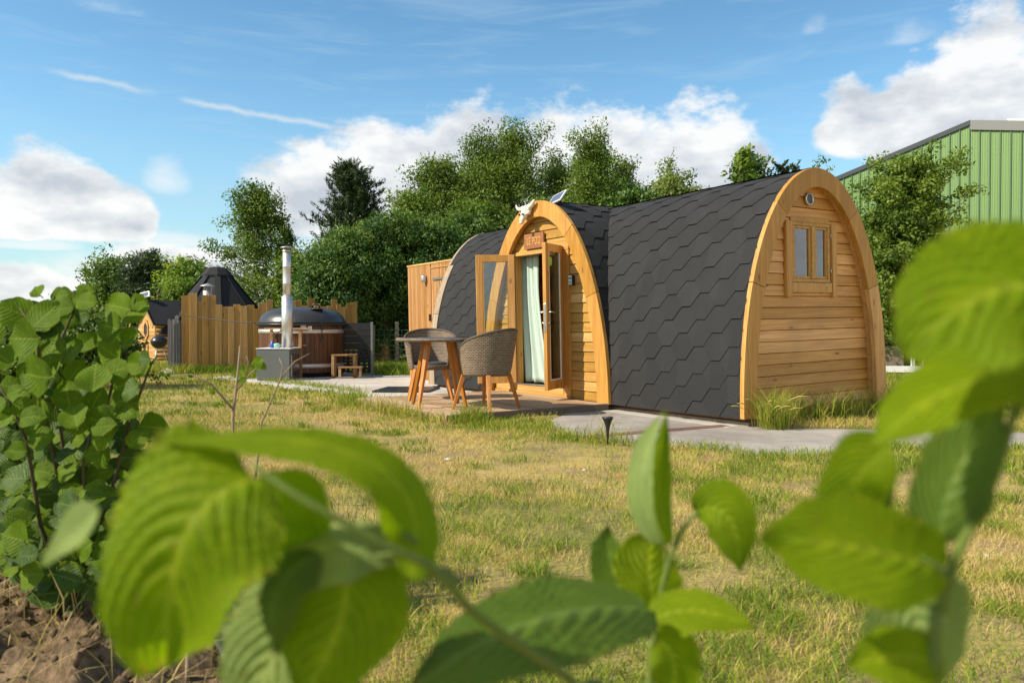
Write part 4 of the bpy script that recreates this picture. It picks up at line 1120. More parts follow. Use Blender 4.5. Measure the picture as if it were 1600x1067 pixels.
for s_ in (-1, 1):
    m.t = rnd.random(); m.prism([MK @ Vector(p) for p in ((.5, 0, 1.70), (2.22, 0, 1.70), (2.22, s_ * .82, 1.0), (.5, s_ * .82, 1.0))], (0, 0, .035))
m.build('porch_roof', 'roof2', kt, fix=True)
m = MB()
for s_ in (-1, 1): m.t = rnd.random(); m.bar(MK @ Vector((2.235, 0, 1.72)), MK @ Vector((2.235, s_ * .88, .96)), .10, .025, MK.to_3x3() @ Vector((1, 0, 0)))
m.build('barge_board', 'log', kt)
def hexw(mb, x, y0, z0, r, r2):
    o = [(y0 + r * math.sin(k * math.pi / 3) * .8, z0 + r * math.cos(k * math.pi / 3) * 1.25) for k in range(6)]; i_ = [(y0 + r2 * math.sin(k * math.pi / 3) * .8, z0 + r2 * math.cos(k * math.pi / 3) * 1.25) for k in range(6)]
    for k in range(6):
        l = (k + 1) % 6; mb.prism([MK @ Vector((x, *q)) for q in (o[k], o[l], i_[l], i_[k])], MK.to_3x3() @ Vector((.03, 0, 0)))
    return i_
m = MB(); i_ = hexw(m, 2.082, .02, .88, .24, .17); wn = m.build('window', 'log', kt, fix=True)
m = MB(); m.prism([MK @ Vector((2.084, *q)) for q in i_], MK.to_3x3() @ Vector((.008, 0, 0))); m.build('pane', 'dark', wn, fix=True)
m = MB(); i_ = hexw(m, 2.082, .02, .34, .2, .17); m.build('door_panel', 'log', kt, fix=True)
tag(kt, 'octagonal log hut with steep black roof and gabled porch behind the fence', 'hut')
sp = empty('solar_spotlight', (KX + (MK @ Vector((2.1, 0, 0))).x, KY + (MK @ Vector((2.1, 0, 0))).y, 1.735))
m = MB(); m.box(-.14, .14, -.03, .03, .06, .24, Matrix.Rotation(R(-14), 4, 'Y') @ Matrix.Rotation(R(-25), 4, 'X')); m.build('panel', 'white', sp, .004)
m = MB(); m.box(-.10, .10, -.036, -.031, .09, .21, Matrix.Rotation(R(-14), 4, 'Y') @ Matrix.Rotation(R(-25), 4, 'X')); m.build('cells', 'pv', sp)
m = MB(); m.tube([(0, 0, 0), (0, 0, .1)], .02, 6); m.build('bracket', 'white', sp)
tag(sp, 'small white solar floodlight on the porch ridge of the log hut', 'solar light')
sh = empty('low_shed', (-4.9, 22.2, 0))
m = MB(); m.box(-1.3, 1.5, -.8, .8, 0, 1.35); m.build('wall', 'log', sh)
m = MB(); m.prism([(-1.5, -1.0, 1.33), (-1.5, 0, 1.74), (-1.5, 1.0, 1.33)], (3.2, 0, 0)); m.build('roof', 'roof2', sh, fix=True)
tag(sh, 'low shed whose black ridge shows above the fence behind the tub lid', 'shed')

bq = empty('kettle_barbecue', (-9.15, 20.2, 0), R(20))
m = MB(); m.lathe([(0, .40), (.08, .41), (.15, .45), (.19, .52), (.2, .56), (.2, .565)], 28); m.build('bowl', 'black', bq)
m = MB(); m.lathe([(.205, .567), (.20, .60), (.17, .66), (.11, .71), (.04, .735), (0, .738)], 28); l_ = m.build('lid', 'black', bq)
m = MB(); m.tube([(-.05, 0, .735), (-.05, 0, .77), (.05, 0, .77), (.05, 0, .735)], .008, 6); m.build('handle', 'stem', l_)
for k in range(3): m = MB(); a = k * 2.094; m.tube([(.1 * math.cos(a), .1 * math.sin(a), .43), (.2 * math.cos(a), .2 * math.sin(a), 0)], .011, 6); m.build('leg', 'steel', bq)
tag(bq, 'small black kettle barbecue on three legs in front of the log hut', 'barbecue')

# ------------------------------------------------------------------ wire fence in the distance
wf = empty('wire_fence', (-15, 26, 0))
px_ = [x for x in np.arange(0, 18.1, 1.35)]
for x in px_: m = MB(); m.t = rnd.random(); m.tube([(x, 0, 0), (x + rnd.uniform(-.03, .03), 0, rnd.uniform(1.08, 1.3))], .06, 8); m.build('post', 'post', wf)
m = MB()
for k in range(9): m.tube([(0, -.05, .06 + k * .12), (18, -.05, .06 + k * .12)], .007, 4)
for x in np.arange(0, 18, .16): m.tube([(x, -.05, .06), (x, -.05, 1.02)], .005, 4)
m.build('wire_mesh', 'wire', wf)
tag(wf, 'far green wire mesh fence on round wooden posts across the field edge', 'fence')
# nearer rail posts by the yard
yp = empty('paddock_fence', (-3.6, 20.2, 0))
for x, h in ((.0, 1.0), (.62, 1.1), (1.6, 1.0), (2.3, 1.05)): m = MB(); m.t = rnd.random(); m.box(x - .045, x + .045, -.045, .045, 0, h); m.build('post', 'post', yp, .004)
m = MB()
for k in range(7): m.tube([(0, -.055, .1 + k * .13), (2.3, -.055, .1 + k * .13)], .006, 4)
for x in np.arange(0, 2.3, .15): m.tube([(x, -.055, .1), (x, -.055, .88)], .005, 4)
m.build('wire_mesh', 'wire', yp)
tag(yp, 'short wire fence with square grey posts between screen and slatted cabin', 'fence')

# ------------------------------------------------------------------ green steel building
bd = empty('green_building', (14, 24, 0))
d = Vector((.6925, -.7214, 0)); nn = Vector((-.7214, -.6925, 0))
def top(s): return 7.15 + .278 * s if s < 0 else 7.15 - .20 * s
def wpt(s, z, o=0): return d * s + nn * o + Vector((0, 0, z))
m = MB(); m.prism([wpt(-13, 0), wpt(9, 0), wpt(9, top(9)), wpt(0, top(0)), wpt(-13, top(-13))], tuple(-nn * .2)); m.build('wall', 'green_paint', bd, fix=True)
m = MB(); j = MB(); s = -12.9
while s < 9:
    for k in (.07, .14, .205): q = s + k; m.prism([wpt(q - .004, .05, .002), wpt(q + .004, .05, .002), wpt(q + .004, top(q) - .02, .002), wpt(q - .004, top(q) - .02, .002)], tuple(nn * .006))
    j.prism([wpt(s - .02, .05, .001), wpt(s + .02, .05, .001), wpt(s + .02, top(s) - .03, .001), wpt(s - .02, top(s) - .03, .001)], tuple(nn * .03)); s += .275
m.build('panel_rib', 'green_paint', bd, fix=True); j.build('joint_strip', 'green_joint', bd, fix=True)
m = MB(); m.prism([wpt(-13.2, top(-13.2) + .10, .06), wpt(.05, top(0) + .13, .06), wpt(.05, top(0) - .02, .06), wpt(-13.2, top(-13.2) - .05, .06)], tuple(-nn * 8)); m.build('verge_trim', 'fasc_dark', bd, fix=True)
m = MB(); m.prism([wpt(.055, top(0) + .12, .07), wpt(9, top(9) + .12, .07), wpt(9, top(9) - .17, .07), wpt(.055, top(0) - .17, .07)], tuple(-nn * 8)); m.build('eaves_trim', 'fasc_grey', bd, fix=True)
m = MB(); m.prism([wpt(1.0, top(1) + .13, -.1), wpt(6, top(6) + .13, -.1), wpt(6, top(6) + .21, -.1), wpt(1.0, top(1) + .21, -.1)], tuple(-nn * 3)); m.build('rooflight', 'white', bd, fix=True)
tag(bd, 'large green ribbed steel building with dark verge behind the right tree', 'building')

wfme = empty('white_frame', (7.05, 15.6, .06), R(-4))
m = MB(); m.box(-.5, 1.18, -.03, .03, -.01, .115)
for x in (.92, .965, 1.14, -.45): m.box(x - .013, x + .013, -.02, .02, .116, .72 if x < 1.1 else .25)
m.box(-.5, 1.16, -.022, .022, .721, .745) if False else None
m.build('rail', 'whitep', wfme, .004)
m = MB(); m.box(-.5, .9, .3, .5, 0, .5); m.build('trough', 'post', wfme, .01)
tag(wfme, 'low white metal frame on the grass right of the pod', 'frame')

# ------------------------------------------------------------------ small things on the ground
gl_ = empty('garden_light', (.765, 6.22, 0))
m = MB(); m.lathe([(0, 0), (.008, .02), (.012, .11), (.016, .14), (.028, .185), (.043, .215), (.046, .222), (.043, .228), (0, .228)], 24); m.build('stake', 'black', gl_)
m = MB(); m.lathe([(.0, .2285), (.034, .2285), (.034, .2305), (0, .2308)], 20); m.build('solar_cell', 'pv', gl_)
tag(gl_, 'small black trumpet shaped garden light at the edge of the paving', 'garden light')
m = MB(); m.prism([(-2.0, 11.1, .0145), (-1.2, 11.1, .0145), (-1.1, 11.9, .0145), (-1.9, 11.9, .0145)], (0, 0, .03)); tag(m.build('drain_grate', 'black', None, .006), 'flat black grate lying in the concrete behind the table', 'grate')
# ------------------------------------------------------------------ trees and shrubs
def unit(a): return a / (np.linalg.norm(a, axis=-1, keepdims=True) + 1e-9)
def leafset(C, D, N, L, W, fold=.15):
    D = unit(D); S = np.cross(D, N); S = unit(S); N2 = np.cross(S, D)
    L = L[:, None]; W = W[:, None]
    a = C - D * L * .5; b = C + S * W * .5 + N2 * W * fold; c = C + D * L * .5; d = C - S * W * .5 + N2 * W * fold
    V = np.stack([a, b, c, d], 1).reshape(-1, 3)
    return V, np.arange(len(V)).reshape(-1, 4)
def tree(name, label, cat, px, topy, half, Y, kind, seed, group=None, nb=44, tw=6, nl=34, ls=.12, cs=.26, mat='birch', lo=.18, base=-.05, lean=0, bark='bark', trunk=True, droop=.5, zflat=.7, prof=None, up=.5, lw=.55, openness=0.0, ragged=0.0):
    rg = np.random.default_rng(seed)
    X = (px - 800) / 1218.26 * Y; H = HC - (topy - 512) / 1218.26 * Y; Rr = half / 1218.26 * Y
    root = empty(name, (X, Y, 0)); tag(root, label, cat, group)
    prof = prof or {'birch': lambda t: math.sin(math.pi * min(1, max(0, (t - .02) / .98)) ** .95) ** .65 * (1.05 - .35 * t),
                    'cone': lambda t: (1.02 - t) ** .75 * (.55 + .45 * min(1, t * 5)),
                    'dome': lambda t: math.sqrt(max(0, 1 - ((t - .38) / .64) ** 2)) if t > .38 else .78 + .22 * t / .38}[kind]
    nseg = 9; tr = []
    ox = oy = 0
    for i in range(nseg + 1):
        t = i / nseg; tr.append(Vector((ox + lean * t * t, oy, t * H * .97))); ox += rg.normal() * .012 * H; oy += rg.normal() * .012 * H
    r0 = .016 * H + .02
    tm = MB(); tm.t = .5
    tm.tube([tr[0] - Vector((0, 0, .15))] + tr, [r0 * 1.25] + [max(.012, r0 * (1 - .93 * i / nseg)) for i in range(nseg + 1)], 8)
    P, Dn, T, Nn = [], [], [], []
    for i in range(nb):
        f = (i + .5) / nb; t = lo + (1 - lo) * f ** .9
        a = i * 2.39996 + rg.normal() * .3
        k = min(int(t * nseg), nseg - 1); p0 = tr[k].lerp(tr[k + 1], t * nseg - k)
        tl = (t - base) / (1 - base)
        L = max(.12, Rr * prof(min(1, t)) * (.62 - .25 * ragged + (.45 + .45 * ragged) * rg.random()))
        if openness and rg.random() < openness: L *= .45
        lift = up * L * (1.1 - t * .3) * (.6 + .6 * rg.random())
        e = p0 + Vector((math.cos(a) * L, math.sin(a) * L, lift))
        if e.z > H * 1.0: e.z = H * (1.0 - .05 * rg.random())
        q = [p0, p0.lerp(e, .35) + Vector((0, 0, lift * .18)), p0.lerp(e, .7) + Vector((0, 0, lift * .12)), e]
        rb = max(.008, r0 * (1 - t) * .42)
        tm.tube(q, [rb, rb * .75, rb * .5, rb * .22], 5, False)
        ct = rg.normal() * (.16 + .14 * ragged)
        for j in range(tw):
            s = (.28 + .72 * (j + rg.random()) / tw); s3 = s * 3; kk = min(int(s3), 2); c = q[kk].lerp(q[kk + 1], s3 - kk)
            off = np.array([rg.normal(), rg.normal(), rg.normal() * .7]) * cs * (.35 + .5 * s)
            n = int(nl * (.6 + .8 * rg.random())); c = np.array(c) + off
            ctt = ct + rg.normal() * .10
            if kind == 'cone' and mat == 'pine':
                dirb = np.array([math.cos(a), math.sin(a), .55 + .5 * rg.random()])
                tt = rg.random(n); pts = c + np.outer((tt - .3) * cs * 1.6, unit(dirb)) + rg.normal(0, cs * .10, (n, 3))
                dd = unit(dirb) * .9 + rg.normal(0, .75, (n, 3)); g = rg.normal(0, .7, (n, 3)) + unit(dirb) * .4
            else:
                g = unit(rg.normal(0, 1, (n, 3))) * (rg.random((n, 1)) ** .4) * 1.75; hang = rg.random(n) ** 1.6 * 1.7 * np.clip(1.2 - np.hypot(g[:, 0], g[:, 1]) / 1.75, 0, 1)
                pts = c + g * cs * np.array([.55, .55, .55 * zflat]); pts[:, 2] -= hang * cs * droop
                dd = rg.normal(0, .6, (n, 3)) + np.array([math.cos(a) * .4, math.sin(a) * .4, -.55 * (droop > .2) + .1])
            P.append(pts); Dn.append(dd); Nn.append(unit(g) * 1.15 + 0.5 * unit(pts - np.array([X * 0, 0, H * .45])) + rg.normal(0, .42, (n, 3)) + np.array([0, 0, .35])); T.append(np.clip(.45 + ctt + rg.normal(0, .16, n), 0, 1))
    P = np.concatenate(P); Nn = np.concatenate(Nn); Dn = np.concatenate(Dn); T = np.concatenate(T); n = len(P)
    ok = P[:, 2] > .04; P, Dn, T, Nn = P[ok], Dn[ok], T[ok], Nn[ok]; n = len(P)
    N = unit(Nn)
    sz = ls * (.65 + .7 * rg.random(n))
    V, F = leafset(P, Dn, N, sz, sz * lw)
    if trunk: tm.build('trunk', bark, root)
    mesh_np('crown', V, F, T, mat, root)
    return root

B = 'birches in the row behind the pod'
tree('birch_tree', 'open airy birch standing alone behind the black hut roof', 'tree', 398, 290, 80, 28, 'birch', 3, None, 44, 6, 78, .10, .42, 'birch', .12, bark='birchbark', droop=.5, openness=.22, lean=.3)
tree('birch_tree', 'slim small birch between the lone birch and the dark pine', 'tree', 455, 345, 28, 29, 'birch', 4, None, 26, 5, 34, .11, .26, 'birch', .2, bark='birchbark')
tree('pine_tree', 'dark spreading pine left of the birch row', 'tree', 553, 260, 84, 30.5, 'cone', 5, None, 110, 9, 36, .22, .34, 'pine', .08, droop=0, up=.42, lw=.16,
     prof=lambda t: (1.04 - t) ** .62 * (1 if t > .3 else .92))
tree('birch_tree', 'tall birch nearest the pine with rounded top', 'tree', 680, 236, 60, 31, 'birch', 6, B, 46, 6, 92, .105, .50, 'birch', .10, bark='birchbark', droop=.9)
tree('birch_tree', 'broad weeping birch second in the row from the pine', 'tree', 756, 212, 66, 32, 'birch', 7, B, 48, 6, 96, .105, .52, 'birch', .10, bark='birchbark', droop=1.0)
tree('birch_tree', 'tallest birch of the row, above the horned skull', 'tree', 826, 188, 54, 31.5, 'birch', 8, B, 48, 6, 92, .105, .48, 'birch', .10, bark='birchbark', droop=.9)
tree('birch_tree', 'shorter birch in the dip right of the tallest one', 'tree', 880, 232, 50, 33, 'birch', 9, B, 40, 6, 86, .105, .5, 'birch', .10, bark='birchbark', droop=.9)
tree('birch_tree', 'drooping pale birch above the dip of the roof ridge', 'tree', 932, 205, 56, 31, 'birch', 10, B, 48, 6, 92, .105, .48, 'birch', .10, bark='birchbark', droop=1.2)
tree('birch_tree', 'ragged birch at the right end of the dense row', 'tree', 978, 238, 46, 32, 'birch', 12, B, 36, 6, 76, .105, .42, 'birch', .10, bark='birchbark', droop=1.0, openness=.25)
for px, ty, hf, sd, lb in ((716, 248, 46, 61, 'rear birch filling the gap between the two birches nearest the pine'), (796, 226, 46, 62, 'rear birch filling the gap left of the tallest birch'), (906, 238, 44, 63, 'rear birch half hidden left of the drooping pale birch'), (956, 232, 40, 64, 'rear birch half hidden right of the drooping pale birch')):
    tree('birch_tree', lb, 'tree', px, ty, hf, 37, 'birch', sd, B, 34, 6, 80, .12, .52, 'birch', .10, bark='birchbark', droop=.9)
tree('birch_tree', 'sparse thin topped birch with wispy hanging twigs', 'tree', 1022, 240, 34, 34, 'birch', 13, None, 24, 5, 26, .12, .26, 'willow', .2, bark='birchbark', droop=1.6, openness=.3)
tree('willow_bush', 'yellowish green bushy willow low over the roof ridge', 'bush', 1040, 276, 58, 28, 'dome', 14, None, 64, 7, 48, .12, .32, 'willow', .1, droop=.9)
tree('willow_bush', 'pale feathery bush right of the yellowish willow', 'bush', 1090, 290, 34, 29, 'dome', 15, None, 40, 6, 36, .11, .28, 'willow', .1, droop=.8)
tree('evergreen_bush', 'deep green bush filling under the birches over the ridge dip', 'bush', 985, 300, 70, 27, 'dome', 16, None, 60, 7, 40, .14, .36, 'hedge', .05)
H_ = 'evergreen shrubs in the hedge behind the hot tub'
for px, ty, hf, Y, sd, lb in ((540, 378, 48, 21, 21, 'dark evergreen shrub rising directly behind the hot tub lid'), (600, 352, 62, 22, 22, 'tallest evergreen hedge shrub, behind the black screen'), (672, 360, 58, 22.5, 23, 'evergreen hedge shrub above the slatted cabin roof'), (728, 352, 46, 24, 24, 'evergreen hedge shrub between slatted cabin and front arch'),
                              (505, 410, 34, 20.5, 25, 'low evergreen shrub right of the steel flue')):
    tree('hedge_shrub', lb, 'shrub', px, ty, hf, Y, 'dome', sd, H_, 90, 8, 92, .10, .36, 'hedge', .03, droop=.3, up=.75, lw=.4, ragged=.5)
for px, ty, hf, Y, sd, lb in ((640, 300, 44, 29, 26, 'shadowy bush between pine and nearest birch'), (760, 322, 70, 28.5, 27, 'dense leafy bush under the second birch'), (855, 318, 66, 28, 28, 'dense leafy bush behind the skull and arch top'), (470, 405, 45, 27, 29, 'bushy undergrowth left of the pine trunk')):
    tree('leafy_bush', lb, 'bush', px, ty, hf, Y, 'dome', sd, None, 60, 7, 40, .13, .38, 'birch', .04)
tree('cherry_tree', 'bright green cherry shoot with big drooping leaves over the ridge', 'tree', 1136, 226, 30, 19, 'cone', 31, None, 20, 6, 12, .17, .16, 'lime', .3, droop=.7, up=.75, lw=.42, openness=.25)
tree('fir_tree', 'grey green conifer behind the cherry shoot', 'tree', 1172, 238, 34, 24, 'cone', 32, None, 60, 6, 34, .17, .26, 'hedge', .1, droop=.1, up=.5, lw=.3)
tree('fir_tree', 'dark forked conifer tips left of the end gable top', 'tree', 1222, 254, 26, 24.5, 'cone', 33, None, 40, 5, 30, .17, .22, 'pine', .1, droop=0, up=.8, lw=.3, openness=.3)
tree('young_tree', 'tiny feathery treetop peeping over the end gable arch', 'tree', 1262, 248, 14, 25, 'cone', 34, None, 20, 4, 10, .12, .18, 'willow', .3, openness=.2)
tree('fruit_tree', 'leafy green small tree in front of the green building', 'tree', 1412, 252, 118, 16.5, 'dome', 35, None, 70, 8, 58, .075, .22, 'fruit', .10, droop=.1, up=.8, lw=.6, openness=.3, prof=lambda t: .95 * math.sin(math.pi * min(1, t * .88 + .1)) ** .6)
tree('leafy_bush', 'dense yellowish bush under the small tree by the green building', 'bush', 1404, 322, 88, 16.2, 'dome', 65, None, 60, 8, 52, .075, .22, 'fruit', .06, droop=.2, up=.5, lw=.6)
tree('leafy_bush', 'dark leafy bush beside the white frame right of the pod', 'bush', 1385, 430, 48, 17.3, 'dome', 36, None, 60, 7, 40, .085, .24, 'hedge', .05)
tree('leafy_bush', 'shaded bush behind the close leaves on the right', 'bush', 1540, 420, 70, 18, 'dome', 37, None, 60, 7, 40, .09, .26, 'fruit', .05)
tree('oak_tree', 'spreading light green tree far off at the left skyline', 'tree', 178, 408, 44, 46, 'dome', 41, None, 40, 6, 36, .20, .6, 'loose', .2, droop=.2, openness=.2)
tree('fir_tree', 'dark bushy conifer at the left behind the hut porch', 'tree', 232, 402, 40, 41, 'dome', 42, None, 80, 7, 40, .30, .42, 'pine', .08, droop=0, up=.45, lw=.2, prof=lambda t: (1.03 - t) ** .5)
tree('maple_tree', 'round bright green tree left of the black hut roof', 'tree', 298, 412, 38, 36, 'dome', 43, None, 50, 6, 38, .17, .46, 'lime', .1, droop=.2)
tree('plum_tree', 'small dark red leaved plum beside the hut roof', 'tree', 264, 456, 22, 33, 'dome', 44, None, 36, 5, 34, .15, .34, 'redleaf', .1)
tree('leafy_bush', 'yellow green bush directly behind the hut porch roof', 'bush', 288, 442, 28, 31, 'dome', 45, None, 40, 6, 34, .14, .34, 'lime', .08)
tree('leafy_bush', 'dark bush behind the hut wall left of the lone birch', 'bush', 330, 440, 40, 33, 'dome', 46, None, 40, 6, 36, .15, .4, 'hedge', .05)
tree('leafy_bush', 'mid green bush under the far skyline oak', 'bush', 150, 486, 40, 34, 'dome', 47, None, 44, 6, 34, .16, .45, 'birch', .05)
tree('leafy_bush', 'green garden bush seen through the hazel shrub', 'bush', 150, 500, 60, 12, 'dome', 48, None, 50, 6, 26, .08, .2, 'loose', .05)
tree('currant_bush', 'yellow green currant bush at the far left behind the hazel', 'bush', 12, 545, 82, 4.6, 'dome', 49, None, 60, 6, 24, .055, .11, 'lime', .04, trunk=True)
tree('currant_bush', 'taller pale currant bush left of the hazel shrub', 'bush', -40, 505, 90, 6.2, 'dome', 50, None, 60, 6, 26, .06, .14, 'loose', .04)
# far woodland band on the left horizon
rg = np.random.default_rng(77); n = 16000
x = rg.uniform(-95, 20, n); hh = 2.4 + 3.0 * fbm(x * .09, x * 0, 3); y = 95 + rg.normal(0, 3, n); z = hh * rg.random(n) ** .7
V, F = leafset(np.stack([x, y, z], 1), rg.normal(0, 1, (n, 3)), unit(rg.normal(0, 1, (n, 3)) + np.array([0, -.3, .6])), rg.uniform(.5, 1.1, n), rg.uniform(.4, .8, n))
tag(mesh_np('far_woodland', V, F, np.clip(rg.normal(.45, .2, n), 0, 1), 'far'), kind='stuff')

# ------------------------------------------------------------------ grass
MT['grassblade'] = None
def grassmat():
    m, n = new_mat('grass blades')
    c = n.ramp(attr(n), [(0, (.58, .43, .17)), (.24, (.52, .43, .11)), (.46, (.38, .385, .046)), (.70, (.20, .28, .024)), (1, (.085, .175, .013))])
    p = principled(n, c, .7, 0, None, .15)
    tr = n.node('ShaderNodeBsdfTranslucent', {'Color': c})
    return finish(m, n, n.node('ShaderNodeMixShader', {0: .28, 1: p, 2: tr}))
MT['grassblade'] = grassmat()
def blades(x, y, z, L, W, tint, rg, lean=.5, name='grass', bend=.35):
    n = len(x); a = rg.uniform(0, 2 * np.pi, n); th = np.abs(rg.normal(0, lean, n)).clip(0, 1.45)
    d = np.stack([np.cos(a) * np.sin(th), np.sin(a) * np.sin(th), np.cos(th)], 1)
    f = rg.uniform(0, 2 * np.pi, n); s = np.stack([np.cos(f), np.sin(f), np.zeros(n)], 1)
    b = np.stack([x, y, z - .004], 1); hor = np.stack([np.cos(a), np.sin(a), np.zeros(n)], 1)
    mid = b + d * (L * .5)[:, None]; tip = b + d * L[:, None] + hor * (L * bend)[:, None] - np.array([0, 0, 1]) * (L * bend * .45)[:, None]
    tip[:, 2] = np.maximum(tip[:, 2], z + .003)
    w = (W * .5)[:, None]
    V = np.stack([b, mid + s * w, tip, mid - s * w], 1).reshape(-1, 3)
    return V, np.arange(4 * n).reshape(-1, 4), tint
rg = np.random.default_rng(4)
xs, ys = [], []
for y0 in np.arange(.9, 24, .4):
    yc = y0 + .2; dens = min(11500, 62000 / yc ** 1.62); wl, wr = -.72 * yc - .7, .72 * yc + .9
    k = int(dens * (wr - wl) * .4); xs.append(rg.uniform(wl, wr, k)); ys.append(rg.uniform(y0, y0 + .4, k))
x = np.concatenate(xs); y = np.concatenate(ys)
jx, jy = x + rg.normal(0, .04, len(x)), y + rg.normal(0, .035, len(x))
bad = np.zeros(len(x), bool)
for P in (PATH, YARD, DECK, PODF, BED): bad |= in_poly(jx, jy, P)
bad &= ~((rg.random(len(x)) < .16) & in_poly(x, y, PATH) & ~in_poly(x, y + .16, PATH))
bad |= np.hypot(x - TX, y - TY) < TR + .02
big = fbm(x * .5, y * .5, 11, 3); mid = fbm(x * 1.9, y * 1.9, 12, 4); sm = fbm(x * 6, y * 6, 13, 2)
track = np.exp(-((y - (10.6 - 1.223 * (x + 4.35))) / 1.05) ** 2) * (x < .9)      # worn strip across the lawn
cover = 1.16 - 1.75 * np.clip(mid - .47, 0, 1) * 2.6 - track * .85 * (sm > .42) - .6 * np.clip(.42 - big, 0, 1)
keep = (~bad) & (rg.random(len(x)) < np.clip(cover, .10, 1))
x, y, big, mid, sm, track = [q[keep] for q in (x, y, big, mid, sm, track)]
z = ground_z(x, y); n = len(x)
green = np.clip((big - .44) * 3.2 + (sm - .5) * 2.4 + (mid - .5) * 1.2 - track * .3 + .50 + np.clip((y - 12) * .05, 0, .3), 0, 1)
tint = np.clip(green * .78 + rg.normal(0, .20, n) - .10 * (rg.random(n) < .3), 0, 1)
L = (.022 + .036 * rg.random(n) + .05 * np.clip(green - .35, 0, 1) * rg.random(n)) * (1 + .025 * y); W = (.0019 + .0017 * rg.random(n)) * np.maximum(1, y / 3.6)
wx, wy, wl, wt = [], [], [], []
for k in range(230):
    yy = 1.9 + 9.5 * rg.random() ** 1.5; xx = rg.uniform(-.7 * yy, .74 * yy); k_ = int(rg.uniform(50, 150)); r_ = rg.uniform(.03, .10)
    wx.append(xx + rg.normal(0, r_, k_)); wy.append(yy + rg.normal(0, r_ * .8, k_)); wl.append(rg.uniform(.03, .095, k_)); wt.append(np.clip(rg.normal(.78, .12, k_), 0, 1))
wx, wy, wl, wt = [np.concatenate(q) for q in (wx, wy, wl, wt)]
ok = np.ones(len(wx), bool)
for P in (PATH, YARD, DECK, PODF, BED): ok &= ~in_poly(wx, wy, P)
wx, wy, wl, wt = wx[ok], wy[ok], wl[ok], wt[ok]
x = np.concatenate([x, wx]); y = np.concatenate([y, wy]); z = np.concatenate([z, ground_z(wx, wy)]); L = np.concatenate([L, wl]); tint = np.concatenate([tint, wt])
W = np.concatenate([W, .0034 * np.maximum(1, wy / 3.6)])
V, F, T = blades(x, y, z, L, W, tint, rg, .62, bend=.2)
tag(mesh_np('grass', V, F, T, 'grassblade'), kind='stuff')
# dead straw lying on the lawn
n = 26000; x = rg.uniform(-5, 6, n); y = 1.4 + 9 * rg.random(n) ** 1.3
ok = np.abs(x) < .72 * y + .8
for P in (PATH, YARD, DECK, PODF): ok &= ~in_poly(x, y, P)
x, y = x[ok], y[ok]; n = len(x)
V, F, T = blades(x, y, ground_z(x, y) + .006, rg.uniform(.03, .09, n), rg.uniform(.002, .0034, n) * np.maximum(1, y / 4), np.clip(rg.normal(.06, .09, n), 0, 1), rg, 1.3, bend=.2)
tag(mesh_np('dead_grass', V, F, T, 'grassblade'), kind='stuff')
# tall unmown grass along edges
def tuft(x0, y0, x1, y1, r, n, h, g, lean=.28):
    t = rg.random(n); X = x0 + (x1 - x0) * t + rg.normal(0, r, n); Y = y0 + (y1 - y0) * t + rg.normal(0, r, n)
    hh = h * (.35 + .75 * rg.random(n)); return X, Y, hh, np.clip(rg.normal(g, .17, n), 0, 1), np.full(n, lean)
q = [tuft(2.42, 7.32, 4.15, 8.75, .13, 1250, .44, .62), tuft(2.9, 7.75, 4.6, 9.2, .2, 1100, .34, .52), tuft(2.5, 7.25, 3.6, 7.6, .12, 700, .12, .2), tuft(4.2, 8.7, 5.6, 9.6, .25, 1500, .26, .74),
     tuft(-.60, 7.52, -1.6, 8.95, .07, 900, .17, .62), tuft(-.50, 7.50, -.30, 7.75, .07, 420, .27, .68), tuft(-.4, 7.55, .35, 6.9, .10, 600, .13, .62), tuft(-1.75, 8.9, -2.1, 10.1, .18, 900, .22, .66),
     tuft(-1.0, 7.9, -1.5, 8.6, .06, 160, .34, .35), tuft(.55, 6.55, .95, 6.25, .07, 320, .17, .6), tuft(.7, 6.4, .9, 6.3, .06, 40, .32, .4), tuft(1.0, 6.15, 1.7, 5.68, .06, 420, .12, .66), tuft(2.4, 5.72, 4.6, 6.05, .08, 900, .10, .66),
     tuft(-6.8, 15.7, -5.3, 16.3, .12, 1400, .26, .8), tuft(-5.2, 15.2, -4.75, 14.1, .16, 900, .24, .7), tuft(-2.7, 15.6, -1.4, 15.5, .3, 1900, .30, .8), tuft(-2.6, 17.5, -.6, 17.0, .7, 2600, .24, .82),
     tuft(-2.3, 11.4, -4.2, 13.6, .12, 1300, .15, .66), tuft(-10, 17.5, -7, 15.8, .5, 2400, .22, .7), tuft(6.0, 10.5, 8.0, 14, .8, 3000, .16, .8), tuft(-7.4, 14.9, -6.6, 15.6, .2, 700, .3, .45)]
X, Y, h, g, ln = [np.concatenate(c) for c in zip(*q)]
ok = np.ones(len(X), bool)
for P in (DECK, PODF): ok &= ~in_poly(X, Y, P)
ok &= np.hypot(X - TX, Y - TY) > TR + .03
X, Y, h, g = X[ok], Y[ok], h[ok], g[ok]
V, F, T = blades(X, Y, ground_z(X, Y), h, (.0032 + .0022 * rg.random(len(X))) * np.maximum(1, Y / 6.5), g, rg, .24, bend=.24)
tag(mesh_np('tall_grass', V, F, T, 'grassblade'), kind='stuff')
